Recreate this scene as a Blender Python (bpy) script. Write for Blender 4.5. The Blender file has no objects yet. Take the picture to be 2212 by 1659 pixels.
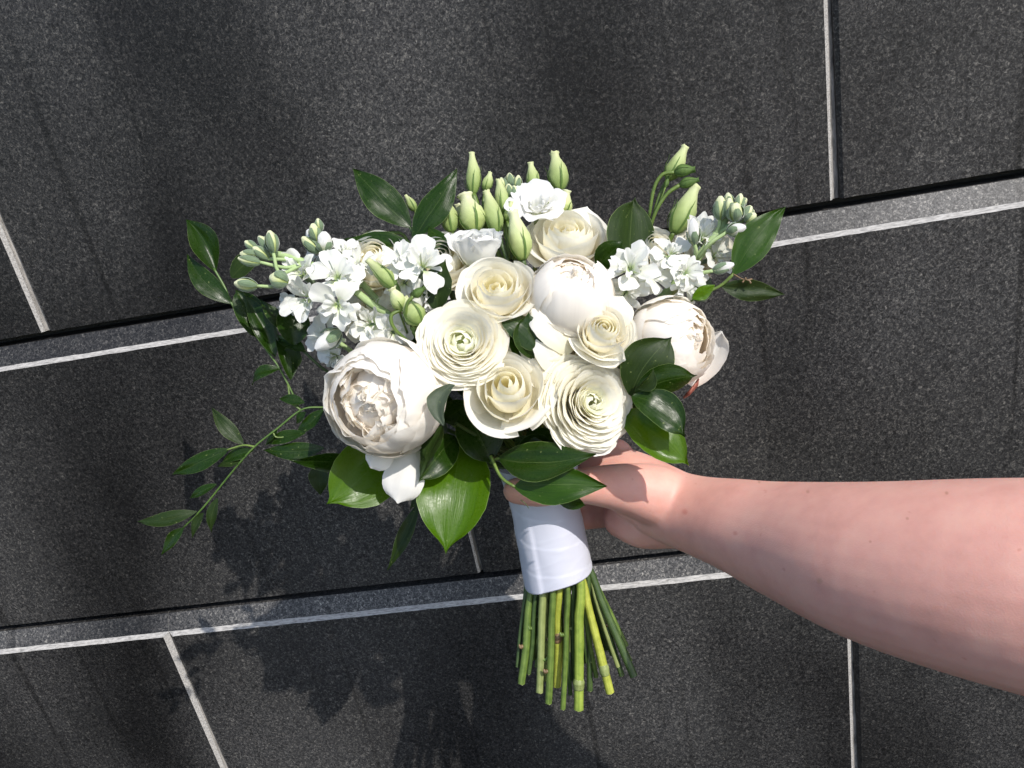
import bpy, math, random
from mathutils import Vector, Matrix, noise
scene = bpy.context.scene
col = scene.collection
PI = math.pi

# ------------------------------------------------------------------ camera
F = 1690.0; CX, CY = 1106.0, 829.5          # photo measured on a 2212 x 1659 grid
RT = Vector((0.98044099, -0.14142947, -0.13686917))
UPV = Vector((-0.17961983, -0.92725819, -0.32852544))
NV = Vector((0.08044988, -0.34668422, 0.93452548))
AX = Vector((RT[0], NV[0], UPV[0]))          # camera right in the world
AU = -Vector((RT[1], NV[1], UPV[1]))         # camera up
AF = Vector((RT[2], NV[2], UPV[2]))          # camera forward
AX.normalize(); AF.normalize(); AU = AX.cross(AF); AU.normalize()
CAM = Vector((0, 0, 1.45))
DW = 0.84                                    # distance camera - wall face
camd = bpy.data.cameras.new('camera'); cam = bpy.data.objects.new('camera', camd)
col.objects.link(cam)
m = Matrix.Identity(4)
for i in range(3):
    m[i][0] = AX[i]; m[i][1] = AU[i]; m[i][2] = -AF[i]; m[i][3] = CAM[i]
cam.matrix_world = m
camd.sensor_width = 36; camd.lens = 36 * F / 2212
camd.clip_start = 0.01; camd.clip_end = 100
camd.dof.use_dof = False
scene.camera = cam

# ------------------------------------------------------------------ light
SUN = (AX * .18 + AU * .295 - AF * .42).normalized()   # towards the sun
w = bpy.data.worlds.new('World'); scene.world = w; w.use_nodes = True
nt = w.node_tree; bg = nt.nodes['Background']
sky = nt.nodes.new('ShaderNodeTexSky'); sky.sky_type = 'NISHITA'; sky.sun_disc = False
sky.sun_elevation = math.asin(SUN.z); sky.sun_rotation = math.atan2(SUN.x, SUN.y)
nt.links.new(sky.outputs[0], bg.inputs[0]); bg.inputs[1].default_value = 0.14
sl = bpy.data.lights.new('sun', 'SUN'); sl.energy = 3.1; sl.angle = math.radians(0.53); sl.color = (1.0, 0.95, 0.875)
so = bpy.data.objects.new('sun', sl); col.objects.link(so)
so.rotation_euler = SUN.to_track_quat('Z', 'Y').to_euler()
vs = scene.view_settings
vs.view_transform = 'Standard'; vs.look = 'None'; vs.gamma = 1; vs.exposure = 0.62; vs.use_curve_mapping = False
scene.render.engine = 'CYCLES'
scene.cycles.max_bounces = 16; scene.cycles.diffuse_bounces = 9; scene.cycles.transmission_bounces = 9; scene.cycles.glossy_bounces = 3

# ------------------------------------------------------------------ helpers
def C(px, py, d):
    return CAM + d * (AX * ((px - CX) / F) - AU * ((py - CY) / F) + AF)
def D(r, u, t):                              # right, up, towards the camera
    return (AX * r + AU * u - AF * t).normalized()
WM = {}
def empty(name, mat4):
    o = bpy.data.objects.new(name, None); col.objects.link(o)
    o.empty_display_size = 0.01; o.matrix_world = mat4; WM[o] = mat4.copy(); return o
def tag(o, label=None, cat=None, group=None, kind=None):
    if label: o['label'] = label
    if cat: o['category'] = cat
    if group: o['group'] = group
    if kind: o['kind'] = kind
    return o
def link(name, verts, faces, mats, parent=None, world=False, uvs=None, mi=None, smooth=True):
    """one mesh object; world=True: verts are world points, moved into the parent's frame"""
    if world and parent is not None:
        inv = WM[parent].inverted(); verts = [inv @ Vector(v) for v in verts]
    me = bpy.data.meshes.new(name); me.from_pydata([tuple(v) for v in verts], [], faces)
    if not isinstance(mats, (list, tuple)): mats = [mats]
    for mm in mats: me.materials.append(mm)
    if mi: me.polygons.foreach_set('material_index', mi)
    if uvs:
        l = me.uv_layers.new(name='UVMap'); flat = []
        for p in me.polygons:
            for vi in p.vertices: flat += uvs[vi]
        l.data.foreach_set('uv', flat)
    if smooth: me.polygons.foreach_set('use_smooth', [True] * len(me.polygons))
    me.update()
    o = bpy.data.objects.new(name, me); col.objects.link(o)
    if parent is not None:
        o.parent = parent; WM[o] = WM[parent].copy()
    else: WM[o] = Matrix.Identity(4)
    return o
def gridmesh(nu, nv, fn):
    v = []; f = []; uv = []
    for j in range(nv + 1):
        for i in range(nu + 1):
            u = -1 + 2 * i / nu; t = j / nv
            v.append(fn(u, t)); uv.append((u * .5 + .5, t))
    for j in range(nv):
        for i in range(nu):
            a = j * (nu + 1) + i; f.append((a, a + 1, a + nu + 2, a + nu + 1))
    return v, f, uv
def frame(axis, roll=0.0, hint=None):
    z = axis.normalized(); x = (hint or AX).copy(); x = (x - z * x.dot(z)).normalized(); y = z.cross(x)
    return Matrix((x, y, z)).transposed() @ Matrix.Rotation(roll, 3, 'Z')
def m4(rot, loc):
    a = rot.to_4x4(); a.translation = loc; return a
def catmull(pts, n):
    """pts: list of tuples (any length), returns resampled list"""
    P = [tuple(p) for p in pts]; P = [tuple(2 * a - b for a, b in zip(P[0], P[1]))] + P + [tuple(2 * a - b for a, b in zip(P[-1], P[-2]))]
    out = []
    for i in range(1, len(P) - 2):
        for k in range(n):
            t = k / n; q = []
            for a, b, c_, d_ in zip(P[i - 1], P[i], P[i + 1], P[i + 2]):
                q.append(.5 * (2 * b + (c_ - a) * t + (2 * a - 5 * b + 4 * c_ - d_) * t * t + (3 * b - a - 3 * c_ + d_) * t ** 3))
            out.append(q)
    out.append(list(P[-2])); return out
def tubemesh(pts, rad, seg=8, rough=0.0, caps=True, cut=False):
    n = len(pts); v = []; f = []; uv = []
    pts = [Vector(p) for p in pts]
    t0 = (pts[1] - pts[0]).normalized(); x = t0.orthogonal().normalized()
    for j, p in enumerate(pts):
        t = (pts[min(j + 1, n - 1)] - pts[max(j - 1, 0)]).normalized()
        x = (x - t * x.dot(t)).normalized(); y = t.cross(x)
        for i in range(seg):
            a = 2 * PI * i / seg; r = rad[j]
            if rough: r *= 1 + rough * noise.noise(Vector((p.x * 220 + i, p.y * 220, p.z * 220)))
            v.append(p + (x * math.cos(a) + y * math.sin(a)) * r); uv.append((i / seg, j / (n - 1)))
    for j in range(n - 1):
        for i in range(seg):
            a = j * seg + i; b = j * seg + (i + 1) % seg; f.append((a, b, b + seg, a + seg))
    if cut:                                  # sharp sawn end with its own ring
        k = len(v); t = (pts[-1] - pts[-2]).normalized()
        for i in range(seg): v.append(v[(n - 1) * seg + i] + t * .0006 * math.sin(i * 2.1)); uv.append((.5, 1))
        f.append(tuple(range(k, k + seg)))
    elif caps:
        f.append(tuple(range(seg - 1, -1, -1))); f.append(tuple(range((n - 1) * seg, n * seg)))
    return v, f, uv
def tube(name, pts, rad, mat, parent, seg=8, sub=4, rough=0.0):
    q = catmull([tuple(p) + (r,) for p, r in zip(pts, rad)], sub)
    v, f, uv = tubemesh([a[:3] for a in q], [a[3] for a in q], seg, rough)
    return link(name, v, f, mat, parent, True, uv)
def sm(a, b, x):
    t = max(0, min(1, (x - a) / (b - a))); return t * t * (3 - 2 * t)
def lerp(a, b, t): return a + (b - a) * t
def tab(T, x):
    for (a, p), (b, q) in zip(T, T[1:]):
        if x <= b: return lerp(p, q, (x - a) / (b - a))
    return T[-1][1]

# ------------------------------------------------------------------ materials
def newmat(name):
    mt = bpy.data.materials.new(name); mt.use_nodes = True
    n = mt.node_tree; n.nodes.clear(); out = n.nodes.new('ShaderNodeOutputMaterial'); return mt, n, out
def nd(n, typ, **kw):
    o = n.nodes.new(typ)
    for k, v in kw.items():
        if k in o.inputs: o.inputs[k].default_value = v
        else: setattr(o, k, v)
    return o
def ramp(n, stops, interp='LINEAR'):
    r = n.nodes.new('ShaderNodeValToRGB'); r.color_ramp.interpolation = interp
    e = r.color_ramp.elements
    while len(e) < len(stops): e.new(0.5)
    for s, (p, c_) in zip(e, stops):
        s.position = p; s.color = tuple(c_) + (1,) if len(c_) == 3 else c_
    return r
def petal_mat(name, base, mid, tip, trans=0.44, tint=(1, .97, .87), streak=0.03, rough=0.55, bump=0.08):
    mt, n, out = newmat(name); L = n.links.new
    uv = n.nodes.new('ShaderNodeUVMap'); sx = n.nodes.new('ShaderNodeSeparateXYZ'); L(uv.outputs[0], sx.inputs[0])
    r = ramp(n, [(0.0, base), (0.45, mid), (0.95, tip)]); L(sx.outputs[1], r.inputs[0])
    mp = nd(n, 'ShaderNodeMapping'); mp.inputs['Scale'].default_value = (26, 2.2, 1); L(uv.outputs[0], mp.inputs[0])
    oi = n.nodes.new('ShaderNodeObjectInfo'); L(oi.outputs['Random'], mp.inputs['Location'])
    ns = nd(n, 'ShaderNodeTexNoise', Scale=1.0, Detail=3.0, Roughness=.6); L(mp.outputs[0], ns.inputs['Vector'])
    mx = nd(n, 'ShaderNodeMix', data_type='RGBA', blend_type='MULTIPLY'); mx.inputs[0].default_value = 1
    r2 = ramp(n, [(0.25, (1 - streak,) * 3), (0.7, (1, 1, 1))]); L(ns.outputs[0], r2.inputs[0])
    L(r.outputs[0], mx.inputs[6]); L(r2.outputs[0], mx.inputs[7])
    bp = nd(n, 'ShaderNodeBump', Strength=bump, Distance=0.0006); L(ns.outputs[0], bp.inputs['Height'])
    p = nd(n, 'ShaderNodeBsdfPrincipled', Roughness=rough); p.inputs['Specular IOR Level'].default_value = .28
    p.inputs['Sheen Weight'].default_value = .08
    L(mx.outputs[2], p.inputs['Base Color']); L(bp.outputs[0], p.inputs['Normal'])
    tr = n.nodes.new('ShaderNodeBsdfTranslucent')
    mt2 = nd(n, 'ShaderNodeMix', data_type='RGBA', blend_type='MULTIPLY'); mt2.inputs[0].default_value = 1
    mt2.inputs[7].default_value = tuple(tint) + (1,); L(mx.outputs[2], mt2.inputs[6]); L(mt2.outputs[2], tr.inputs[0]); L(bp.outputs[0], tr.inputs[1])
    ms = nd(n, 'ShaderNodeMixShader'); ms.inputs[0].default_value = trans
    L(p.outputs[0], ms.inputs[1]); L(tr.outputs[0], ms.inputs[2]); L(ms.outputs[0], out.inputs[0]); return mt
M_ROSE = petal_mat('petal_rose', (.90, .87, .66), (.92, .895, .79), (.93, .92, .87))
M_ROSEC = petal_mat('petal_rose_heart', (.915, .865, .60), (.93, .905, .73), (.935, .92, .83))
M_RAN = petal_mat('petal_ranunculus', (.90, .88, .68), (.92, .90, .80), (.935, .925, .87), streak=.03)
M_RANC = petal_mat('petal_ranunculus_heart', (.70, .80, .42), (.84, .87, .64), (.91, .91, .80), streak=.05)
M_PEO = petal_mat('petal_peony', (.93, .875, .81), (.935, .912, .87), (.94, .925, .895), tint=(1, .955, .88), streak=.03, bump=.12)
M_PEOC = petal_mat('petal_peony_heart', (.935, .855, .76), (.94, .90, .84), (.945, .925, .885), tint=(1, .94, .84), streak=.03, bump=.12)
M_WHITE = petal_mat('petal_white', (.50, .66, .18), (.79, .80, .72), (.79, .79, .765), tint=(.98, 1, .95), streak=.04, trans=.34)
M_LIS = petal_mat('petal_lisianthus', (.66, .74, .40), (.88, .88, .85), (.88, .88, .885), tint=(1, .99, .94))
M_BUD = petal_mat('petal_green_bud', (.20, .30, .07), (.42, .51, .20), (.64, .68, .38), trans=.25, tint=(.95, 1, .6), streak=.16)
M_BUDY = petal_mat('petal_yellow_bud', (.34, .44, .12), (.58, .65, .30), (.76, .78, .52), trans=.25, tint=(.95, 1, .6), streak=.14)

def leaf_mat(name, dark, light, tcol, trans=.28, rough=.34, fuzz=0.0, vein=9.0):
    mt, n, out = newmat(name); L = n.links.new
    uv = n.nodes.new('ShaderNodeUVMap'); sx = n.nodes.new('ShaderNodeSeparateXYZ'); L(uv.outputs[0], sx.inputs[0])
    mp = nd(n, 'ShaderNodeMapping'); mp.inputs['Scale'].default_value = (vein, 1.3, 1); L(uv.outputs[0], mp.inputs[0])
    oi = n.nodes.new('ShaderNodeObjectInfo'); L(oi.outputs['Random'], mp.inputs['Location'])
    ns = nd(n, 'ShaderNodeTexNoise', Scale=1.6, Detail=4.0, Roughness=.65); L(mp.outputs[0], ns.inputs['Vector'])
    r = ramp(n, [(0.25, dark), (0.85, light)]); L(ns.outputs[0], r.inputs[0])
    # pale midrib and margin
    ab = nd(n, 'ShaderNodeMath', operation='SUBTRACT'); ab.inputs[1].default_value = .5; L(sx.outputs[0], ab.inputs[0])
    a2 = nd(n, 'ShaderNodeMath', operation='ABSOLUTE'); L(ab.outputs[0], a2.inputs[0])
    rr = ramp(n, [(0.0, (.14,) * 3), (0.012, (0, 0, 0)), (0.488, (0, 0, 0)), (0.499, (.55,) * 3)]); L(a2.outputs[0], rr.inputs[0])
    mx = nd(n, 'ShaderNodeMix', data_type='RGBA'); L(rr.outputs[0], mx.inputs[0]); L(r.outputs[0], mx.inputs[6])
    mx.inputs[7].default_value = (.34, .45, .16, 1)
    # scattered small scuffs
    tc = n.nodes.new('ShaderNodeTexCoord')
    n2 = nd(n, 'ShaderNodeTexNoise', Scale=420.0, Detail=2.0); L(tc.outputs['Object'], n2.inputs['Vector'])
    r3 = ramp(n, [(0.70, (0, 0, 0)), (0.76, (.55,) * 3)]); L(n2.outputs[0], r3.inputs[0])
    mx2 = nd(n, 'ShaderNodeMix', data_type='RGBA'); L(r3.outputs[0], mx2.inputs[0]); L(mx.outputs[2], mx2.inputs[6]); mx2.inputs[7].default_value = (.25, .30, .10, 1)
    bp = nd(n, 'ShaderNodeBump', Strength=.35, Distance=0.0008); L(ns.outputs[0], bp.inputs['Height'])
    p = nd(n, 'ShaderNodeBsdfPrincipled'); p.inputs['Specular IOR Level'].default_value = .28
    r4 = ramp(n, [(.3, (rough,) * 3), (.8, (rough + .22,) * 3)]); L(n2.outputs[0], r4.inputs[0]); L(r4.outputs[0], p.inputs['Roughness'])
    p.inputs['Sheen Weight'].default_value = fuzz; p.inputs['Sheen Roughness'].default_value = .4
    L(mx2.outputs[2], p.inputs['Base Color']); L(bp.outputs[0], p.inputs['Normal'])
    tr = n.nodes.new('ShaderNodeBsdfTranslucent'); tr.inputs[0].default_value = tuple(tcol) + (1,); L(bp.outputs[0], tr.inputs[1])
    ms = nd(n, 'ShaderNodeMixShader'); ms.inputs[0].default_value = trans
    L(p.outputs[0], ms.inputs[1]); L(tr.outputs[0], ms.inputs[2]); L(ms.outputs[0], out.inputs[0]); return mt
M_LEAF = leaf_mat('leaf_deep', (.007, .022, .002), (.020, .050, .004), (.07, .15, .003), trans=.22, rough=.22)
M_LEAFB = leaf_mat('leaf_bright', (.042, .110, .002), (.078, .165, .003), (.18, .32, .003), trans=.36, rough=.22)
M_LEAFM = leaf_mat('leaf_mid', (.014, .045, .002), (.032, .085, .004), (.09, .19, .003), trans=.28, rough=.28)
M_LEAFG = leaf_mat('leaf_grey', (.045, .062, .038), (.075, .095, .062), (.08, .12, .04), trans=.12, rough=.45)
M_LEAFO = leaf_mat('leaf_olive', (.012, .027, .004), (.024, .045, .008), (.05, .10, .006), trans=.2, rough=.40)  # olive, base darkened to imitate shade on the broad leaf turned from the sun
M_SEPAL = leaf_mat('sepal', (.07, .13, .03), (.14, .22, .06), (.2, .35, .04), trans=.2, rough=.5, vein=4)
M_FUZZ = leaf_mat('fuzzy_sepal', (.10, .16, .085), (.23, .295, .19), (.15, .24, .08), trans=.15, rough=.75, fuzz=.9, vein=5)
def stem_mat(name, a, b, rough=.45):
    mt, n, out = newmat(name); L = n.links.new
    tc = n.nodes.new('ShaderNodeTexCoord'); ns = nd(n, 'ShaderNodeTexNoise', Scale=130.0, Detail=4.0); L(tc.outputs['Object'], ns.inputs['Vector'])
    uv = n.nodes.new('ShaderNodeUVMap'); mp = nd(n, 'ShaderNodeMapping'); mp.inputs['Scale'].default_value = (14, 1, 1); L(uv.outputs[0], mp.inputs[0])
    n2 = nd(n, 'ShaderNodeTexNoise', Scale=1.0, Detail=3.0); L(mp.outputs[0], n2.inputs['Vector'])
    ad = nd(n, 'ShaderNodeMath', operation='ADD'); L(ns.outputs[0], ad.inputs[0]); L(n2.outputs[0], ad.inputs[1])
    r = ramp(n, [(.38, a), (.62, b)]); dv = nd(n, 'ShaderNodeMath', operation='MULTIPLY'); dv.inputs[1].default_value = .5
    L(ad.outputs[0], dv.inputs[0]); L(dv.outputs[0], r.inputs[0])
    p = nd(n, 'ShaderNodeBsdfPrincipled', Roughness=rough); L(r.outputs[0], p.inputs['Base Color'])
    bp = nd(n, 'ShaderNodeBump', Strength=.4, Distance=.0006); L(ad.outputs[0], bp.inputs['Height']); L(bp.outputs[0], p.inputs['Normal'])
    L(p.outputs[0], out.inputs[0]); return mt
M_ST = [stem_mat('stem_green', (.060, .105, .018), (.135, .20, .038)), stem_mat('stem_dark', (.026, .055, .014), (.06, .10, .027)),
        stem_mat('stem_yellow', (.24, .27, .03), (.40, .43, .07)), stem_mat('stem_pale', (.17, .21, .065), (.28, .32, .12)),
        stem_mat('stem_brown', (.10, .06, .03), (.28, .19, .10)), stem_mat('stem_fuzzy', (.24, .34, .14), (.36, .46, .22), .7), stem_mat('stem_lime', (.15, .22, .03), (.28, .36, .06))]

OFF = (3.7, 2.2, .3)  # mottling shift, puts dark patches where the wall reflects dark at upper centre
def granite(name='dark_granite', k=1.0):
    mt, n, out = newmat(name); L = n.links.new
    tc = n.nodes.new('ShaderNodeTexCoord')
    a = nd(n, 'ShaderNodeTexNoise', Scale=310.0, Detail=4.0, Roughness=.7, Distortion=.9); L(tc.outputs['Object'], a.inputs['Vector'])
    b = nd(n, 'ShaderNodeTexNoise', Scale=560.0, Detail=2.0, Roughness=.5); L(tc.outputs['Object'], b.inputs['Vector'])
    r = ramp(n, [(.37, (.013, .013, .0135)), (.51, (.031, .031, .032)), (.62, (.070, .068, .065)), (.74, (.18, .172, .16))]); L(a.outputs[0], r.inputs[0])
    r2 = ramp(n, [(.30, (.45,) * 3), (.58, (1, 1, 1)), (.72, (1.0, .97, .92))]); L(b.outputs[0], r2.inputs[0])
    mx = nd(n, 'ShaderNodeMix', data_type='RGBA', blend_type='MULTIPLY'); mx.inputs[0].default_value = 1
    L(r.outputs[0], mx.inputs[6]); L(r2.outputs[0], mx.inputs[7])
    # slow mottling of the stone, shifted to imitate a dark reflection at upper centre, and faint vertical run marks
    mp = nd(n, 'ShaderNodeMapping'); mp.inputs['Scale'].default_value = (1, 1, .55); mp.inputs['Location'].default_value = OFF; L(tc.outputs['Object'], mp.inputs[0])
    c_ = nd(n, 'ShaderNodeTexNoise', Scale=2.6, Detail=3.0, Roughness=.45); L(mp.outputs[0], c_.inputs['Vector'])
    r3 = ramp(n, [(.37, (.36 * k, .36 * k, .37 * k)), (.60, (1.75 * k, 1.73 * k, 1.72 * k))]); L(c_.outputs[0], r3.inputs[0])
    mp2 = nd(n, 'ShaderNodeMapping'); mp2.inputs['Scale'].default_value = (60, 1, 1.6); L(tc.outputs['Object'], mp2.inputs[0])
    d_ = nd(n, 'ShaderNodeTexNoise', Scale=1.0, Detail=2.0); L(mp2.outputs[0], d_.inputs['Vector'])
    r5 = ramp(n, [(.27, (.6,) * 3), (.37, (1, 1, 1))]); L(d_.outputs[0], r5.inputs[0])
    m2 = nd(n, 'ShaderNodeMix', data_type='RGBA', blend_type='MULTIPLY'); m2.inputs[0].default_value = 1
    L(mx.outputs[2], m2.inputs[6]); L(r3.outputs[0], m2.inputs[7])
    m3 = nd(n, 'ShaderNodeMix', data_type='RGBA', blend_type='MULTIPLY'); m3.inputs[0].default_value = 1
    L(m2.outputs[2], m3.inputs[6]); L(r5.outputs[0], m3.inputs[7])
    p = nd(n, 'ShaderNodeBsdfPrincipled', Roughness=.45); p.inputs['Specular IOR Level'].default_value = .2
    L(m3.outputs[2], p.inputs['Base Color'])
    bp = nd(n, 'ShaderNodeBump', Strength=.35, Distance=.0007); L(a.outputs[0], bp.inputs['Height']); L(bp.outputs[0], p.inputs['Normal'])
    L(p.outputs[0], out.inputs[0]); return mt
def sawn(name, lo, hi, sc=(40, 200, 200)):
    mt, n, out = newmat(name); L = n.links.new
    tc = n.nodes.new('ShaderNodeTexCoord'); mp = nd(n, 'ShaderNodeMapping'); mp.inputs['Scale'].default_value = sc; L(tc.outputs['Object'], mp.inputs[0])
    a = nd(n, 'ShaderNodeTexNoise', Scale=3.0, Detail=4.0, Roughness=.7); L(mp.outputs[0], a.inputs['Vector'])
    r = ramp(n, [(.3, lo), (.6, hi)]); L(a.outputs[0], r.inputs[0])
    p = nd(n, 'ShaderNodeBsdfPrincipled', Roughness=.8); L(r.outputs[0], p.inputs['Base Color'])
    bp = nd(n, 'ShaderNodeBump', Strength=.5, Distance=.001); L(a.outputs[0], bp.inputs['Height']); L(bp.outputs[0], p.inputs['Normal'])
    L(p.outputs[0], out.inputs[0]); return mt
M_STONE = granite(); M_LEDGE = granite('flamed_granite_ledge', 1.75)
M_VINE = stem_mat('vine_stem', (.045, .10, .015), (.09, .16, .03))
M_CUT = stem_mat('cut_stem_end', (.35, .38, .16), (.55, .58, .30), .8)
M_RED = stem_mat('red_sepal', (.26, .07, .05), (.50, .22, .17))
M_SAWN = sawn('sawn_granite_edge', (.15, .145, .14), (.43, .415, .40))
M_FILL = sawn('joint_filler', (.05, .048, .045), (.36, .34, .32), (40, 40, 9))
M_BACK = sawn('joint_shadow_gap', (.006, .006, .006), (.012, .012, .012))

# ------------------------------------------------------------------ the stone wall
rnd = random.Random(4)
wall = empty('stone_wall', Matrix.Identity(4))
tag(wall, 'dark speckled granite panel wall with pale sawn joints behind the bouquet', 'wall')
def panel(x0, x1, zb, zt, gg):
    b = .0028
    prof = [(.044, zb), (.015, zb), (.0, zt), (.0055, zt + .0045), (.0175, zt + .026), (.044, zt + .026)]
    nx = max(8, int((x1 - x0) / .012))
    xs = [x0, x0 + b] + [x0 + b + (x1 - x0 - 2 * b) * k / nx for k in range(1, nx)] + [x1 - b, x1]
    v = []; f = []; mi = []
    for ci, x in enumerate(xs):
        edge = ci in (0, len(xs) - 1)
        for k, (y, z) in enumerate(prof):
            yy = y + (b if edge and k in (1, 2) else 0); zz = z; xx = x
            if edge and k >= 3: xx = x + (-1 if ci == 0 else 1) * (gg - .0002)
            if k in (2, 3): zz += .0008 * noise.noise(Vector((x * 110, k * 7.1, zt * 31)))
            if k == 1: zz += .0006 * noise.noise(Vector((x * 70, 3.3, zb * 31)))
            v.append((xx, DW + yy, CAM.z + zz))
    n = len(prof)
    for ci in range(len(xs) - 1):
        for k in range(n - 1):
            a = ci * n + k; f.append((a, a + n, a + n + 1, a + 1))
            mi.append(1 if (k == 2 or (ci == len(xs) - 2 and k < 3)) else 2 if k == 3 else 0)  # left bevels keep dark stone, imitating shade on sides turned from the sun
    f.append(tuple(range(n))); mi.append(0); f.append(tuple(range(len(v) - 1, len(v) - n - 1, -1))); mi.append(1)
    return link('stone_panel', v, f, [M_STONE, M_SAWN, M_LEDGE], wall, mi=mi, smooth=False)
G0 = .0040                                   # half a vertical joint
for row in range(-2, 3):
    zt = .214 + .4 * row; zb = zt - .364
    off = -.664 if row % 2 == 0 else -.211
    G = G0 if row % 2 == 0 else .0019
    pitch = .9
    if row == 0: off, pitch = -.668, .9155
    if row == -2: off, pitch = -.655, .896
    joints = [off + pitch * k for k in range(-2, 4)]
    for xa, xb in zip(joints, joints[1:]):
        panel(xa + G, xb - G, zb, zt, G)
        link('joint_filler', [(xb - G, DW + .0215, CAM.z + zb), (xb + G, DW + .0235, CAM.z + zb), (xb + G, DW + .0085, CAM.z + zt), (xb - G, DW + .0065, CAM.z + zt),
                              (xb - G, DW + .04, CAM.z + zb), (xb + G, DW + .04, CAM.z + zb), (xb + G, DW + .04, CAM.z + zt), (xb - G, DW + .04, CAM.z + zt)],
             [(0, 1, 2, 3), (7, 6, 5, 4), (0, 4, 5, 1), (1, 5, 6, 2), (2, 6, 7, 3), (3, 7, 4, 0)], M_FILL, wall, smooth=False)
link('backing', [(-3, DW + .052, CAM.z - 1.5), (3, DW + .052, CAM.z - 1.5), (3, DW + .052, CAM.z + 1.2), (-3, DW + .052, CAM.z + 1.2),
                 (-3, DW + .1, CAM.z - 1.5), (3, DW + .1, CAM.z - 1.5), (3, DW + .1, CAM.z + 1.2), (-3, DW + .1, CAM.z + 1.2)],
     [(0, 1, 2, 3), (7, 6, 5, 4), (0, 4, 5, 1), (1, 5, 6, 2), (2, 6, 7, 3), (3, 7, 4, 0)], M_BACK, wall, smooth=False)

# ------------------------------------------------------------------ arm and hand
def skin():
    mt, n, out = newmat('skin'); L = n.links.new
    tc = n.nodes.new('ShaderNodeTexCoord')
    a = nd(n, 'ShaderNodeTexNoise', Scale=28.0, Detail=4.0, Roughness=.6); L(tc.outputs['Object'], a.inputs['Vector'])
    r = ramp(n, [(.32, (.60, .305, .25)), (.5, (.665, .35, .29)), (.68, (.70, .39, .32))]); L(a.outputs[0], r.inputs[0])
    b = nd(n, 'ShaderNodeTexNoise', Scale=115.0, Detail=1.0); L(tc.outputs['Object'], b.inputs['Vector'])
    r2 = ramp(n, [(.745, (0, 0, 0)), (.80, (.45,) * 3)]); L(b.outputs[0], r2.inputs[0])
    mx = nd(n, 'ShaderNodeMix', data_type='RGBA'); L(r2.outputs[0], mx.inputs[0]); L(r.outputs[0], mx.inputs[6]); mx.inputs[7].default_value = (.50, .20, .15, 1)
    p = nd(n, 'ShaderNodeBsdfPrincipled', Roughness=.52); L(mx.outputs[2], p.inputs['Base Color'])
    p.inputs['Subsurface Weight'].default_value = .5; p.inputs['Subsurface Radius'].default_value = (1, .4, .25); p.inputs['Subsurface Scale'].default_value = .008
    p.inputs['Specular IOR Level'].default_value = .35
    vo = nd(n, 'ShaderNodeTexVoronoi', Scale=900.0); L(tc.outputs['Object'], vo.inputs['Vector'])
    bp = nd(n, 'ShaderNodeBump', Strength=.13, Distance=.0005); L(vo.outputs[0], bp.inputs['Height'])
    c_ = nd(n, 'ShaderNodeTexNoise', Scale=140.0, Detail=3.0); L(tc.outputs['Object'], c_.inputs['Vector'])
    bp2 = nd(n, 'ShaderNodeBump', Strength=.07, Distance=.001); L(c_.outputs[0], bp2.inputs['Height']); L(bp.outputs[0], bp2.inputs['Normal']); L(bp2.outputs[0], p.inputs['Normal'])
    g_ = n.nodes.new('ShaderNodeNewGeometry'); prev = mx.outputs[2]
    for (sx_, sy_, sd_, sr_, sc_) in [(1479, 1106, .60, .0030, (.50, .15, .12)), (1640, 1041, .55, .0014, (.38, .18, .12)), (1745, 1010 + 52, .53, .0016, (.40, .18, .12)), (1588, 1152, .57, .0022, (.52, .2, .16)), (2045, 1065, .43, .0013, (.35, .16, .10)), (1770, 1255, .49, .0024, (.42, .24, .17)), (1960, 1120, .45, .0012, (.42, .2, .14)), (1880, 1170, .46, .0011, (.42, .2, .14))]:
        sb = nd(n, 'ShaderNodeVectorMath', operation='SUBTRACT'); L(g_.outputs['Position'], sb.inputs[0]); sb.inputs[1].default_value = C(sx_, sy_, sd_)
        cr_ = nd(n, 'ShaderNodeVectorMath', operation='CROSS_PRODUCT'); L(sb.outputs[0], cr_.inputs[0]); cr_.inputs[1].default_value = (C(sx_, sy_, 1) - CAM).normalized()
        ln_ = nd(n, 'ShaderNodeVectorMath', operation='LENGTH'); L(cr_.outputs[0], ln_.inputs[0])
        mr = nd(n, 'ShaderNodeMapRange'); mr.inputs[1].default_value = sr_ * .3; mr.inputs[2].default_value = sr_; mr.inputs[3].default_value = .55; mr.inputs[4].default_value = 0; L(ln_.outputs['Value'], mr.inputs[0])
        mz = nd(n, 'ShaderNodeMix', data_type='RGBA'); L(mr.outputs[0], mz.inputs[0]); L(prev, mz.inputs[6]); mz.inputs[7].default_value = sc_ + (1,); prev = mz.outputs[2]
    L(prev, p.inputs['Base Color']); ce = C(1385, 1108, .585); dr = (C(1300, 1075, .6) - C(1450, 1120, .6)).normalized()
    df = nd(n, 'ShaderNodeVectorMath', operation='DISTANCE'); L(g_.outputs['Position'], df.inputs[0]); df.inputs[1].default_value = ce
    mk = nd(n, 'ShaderNodeMapRange'); mk.inputs[1].default_value = .012; mk.inputs[2].default_value = .034; mk.inputs[3].default_value = 1; mk.inputs[4].default_value = 0; L(df.outputs['Value'], mk.inputs[0])
    dt = nd(n, 'ShaderNodeVectorMath', operation='DOT_PRODUCT'); L(g_.outputs['Position'], dt.inputs[0]); dt.inputs[1].default_value = dr
    nz = nd(n, 'ShaderNodeTexNoise', Scale=55.0, Detail=2.0); L(tc.outputs['Object'], nz.inputs['Vector'])
    ma = nd(n, 'ShaderNodeMath', operation='MULTIPLY_ADD'); L(nz.outputs[0], ma.inputs[0]); ma.inputs[1].default_value = .022; L(dt.outputs['Value'], ma.inputs[2])
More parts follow.
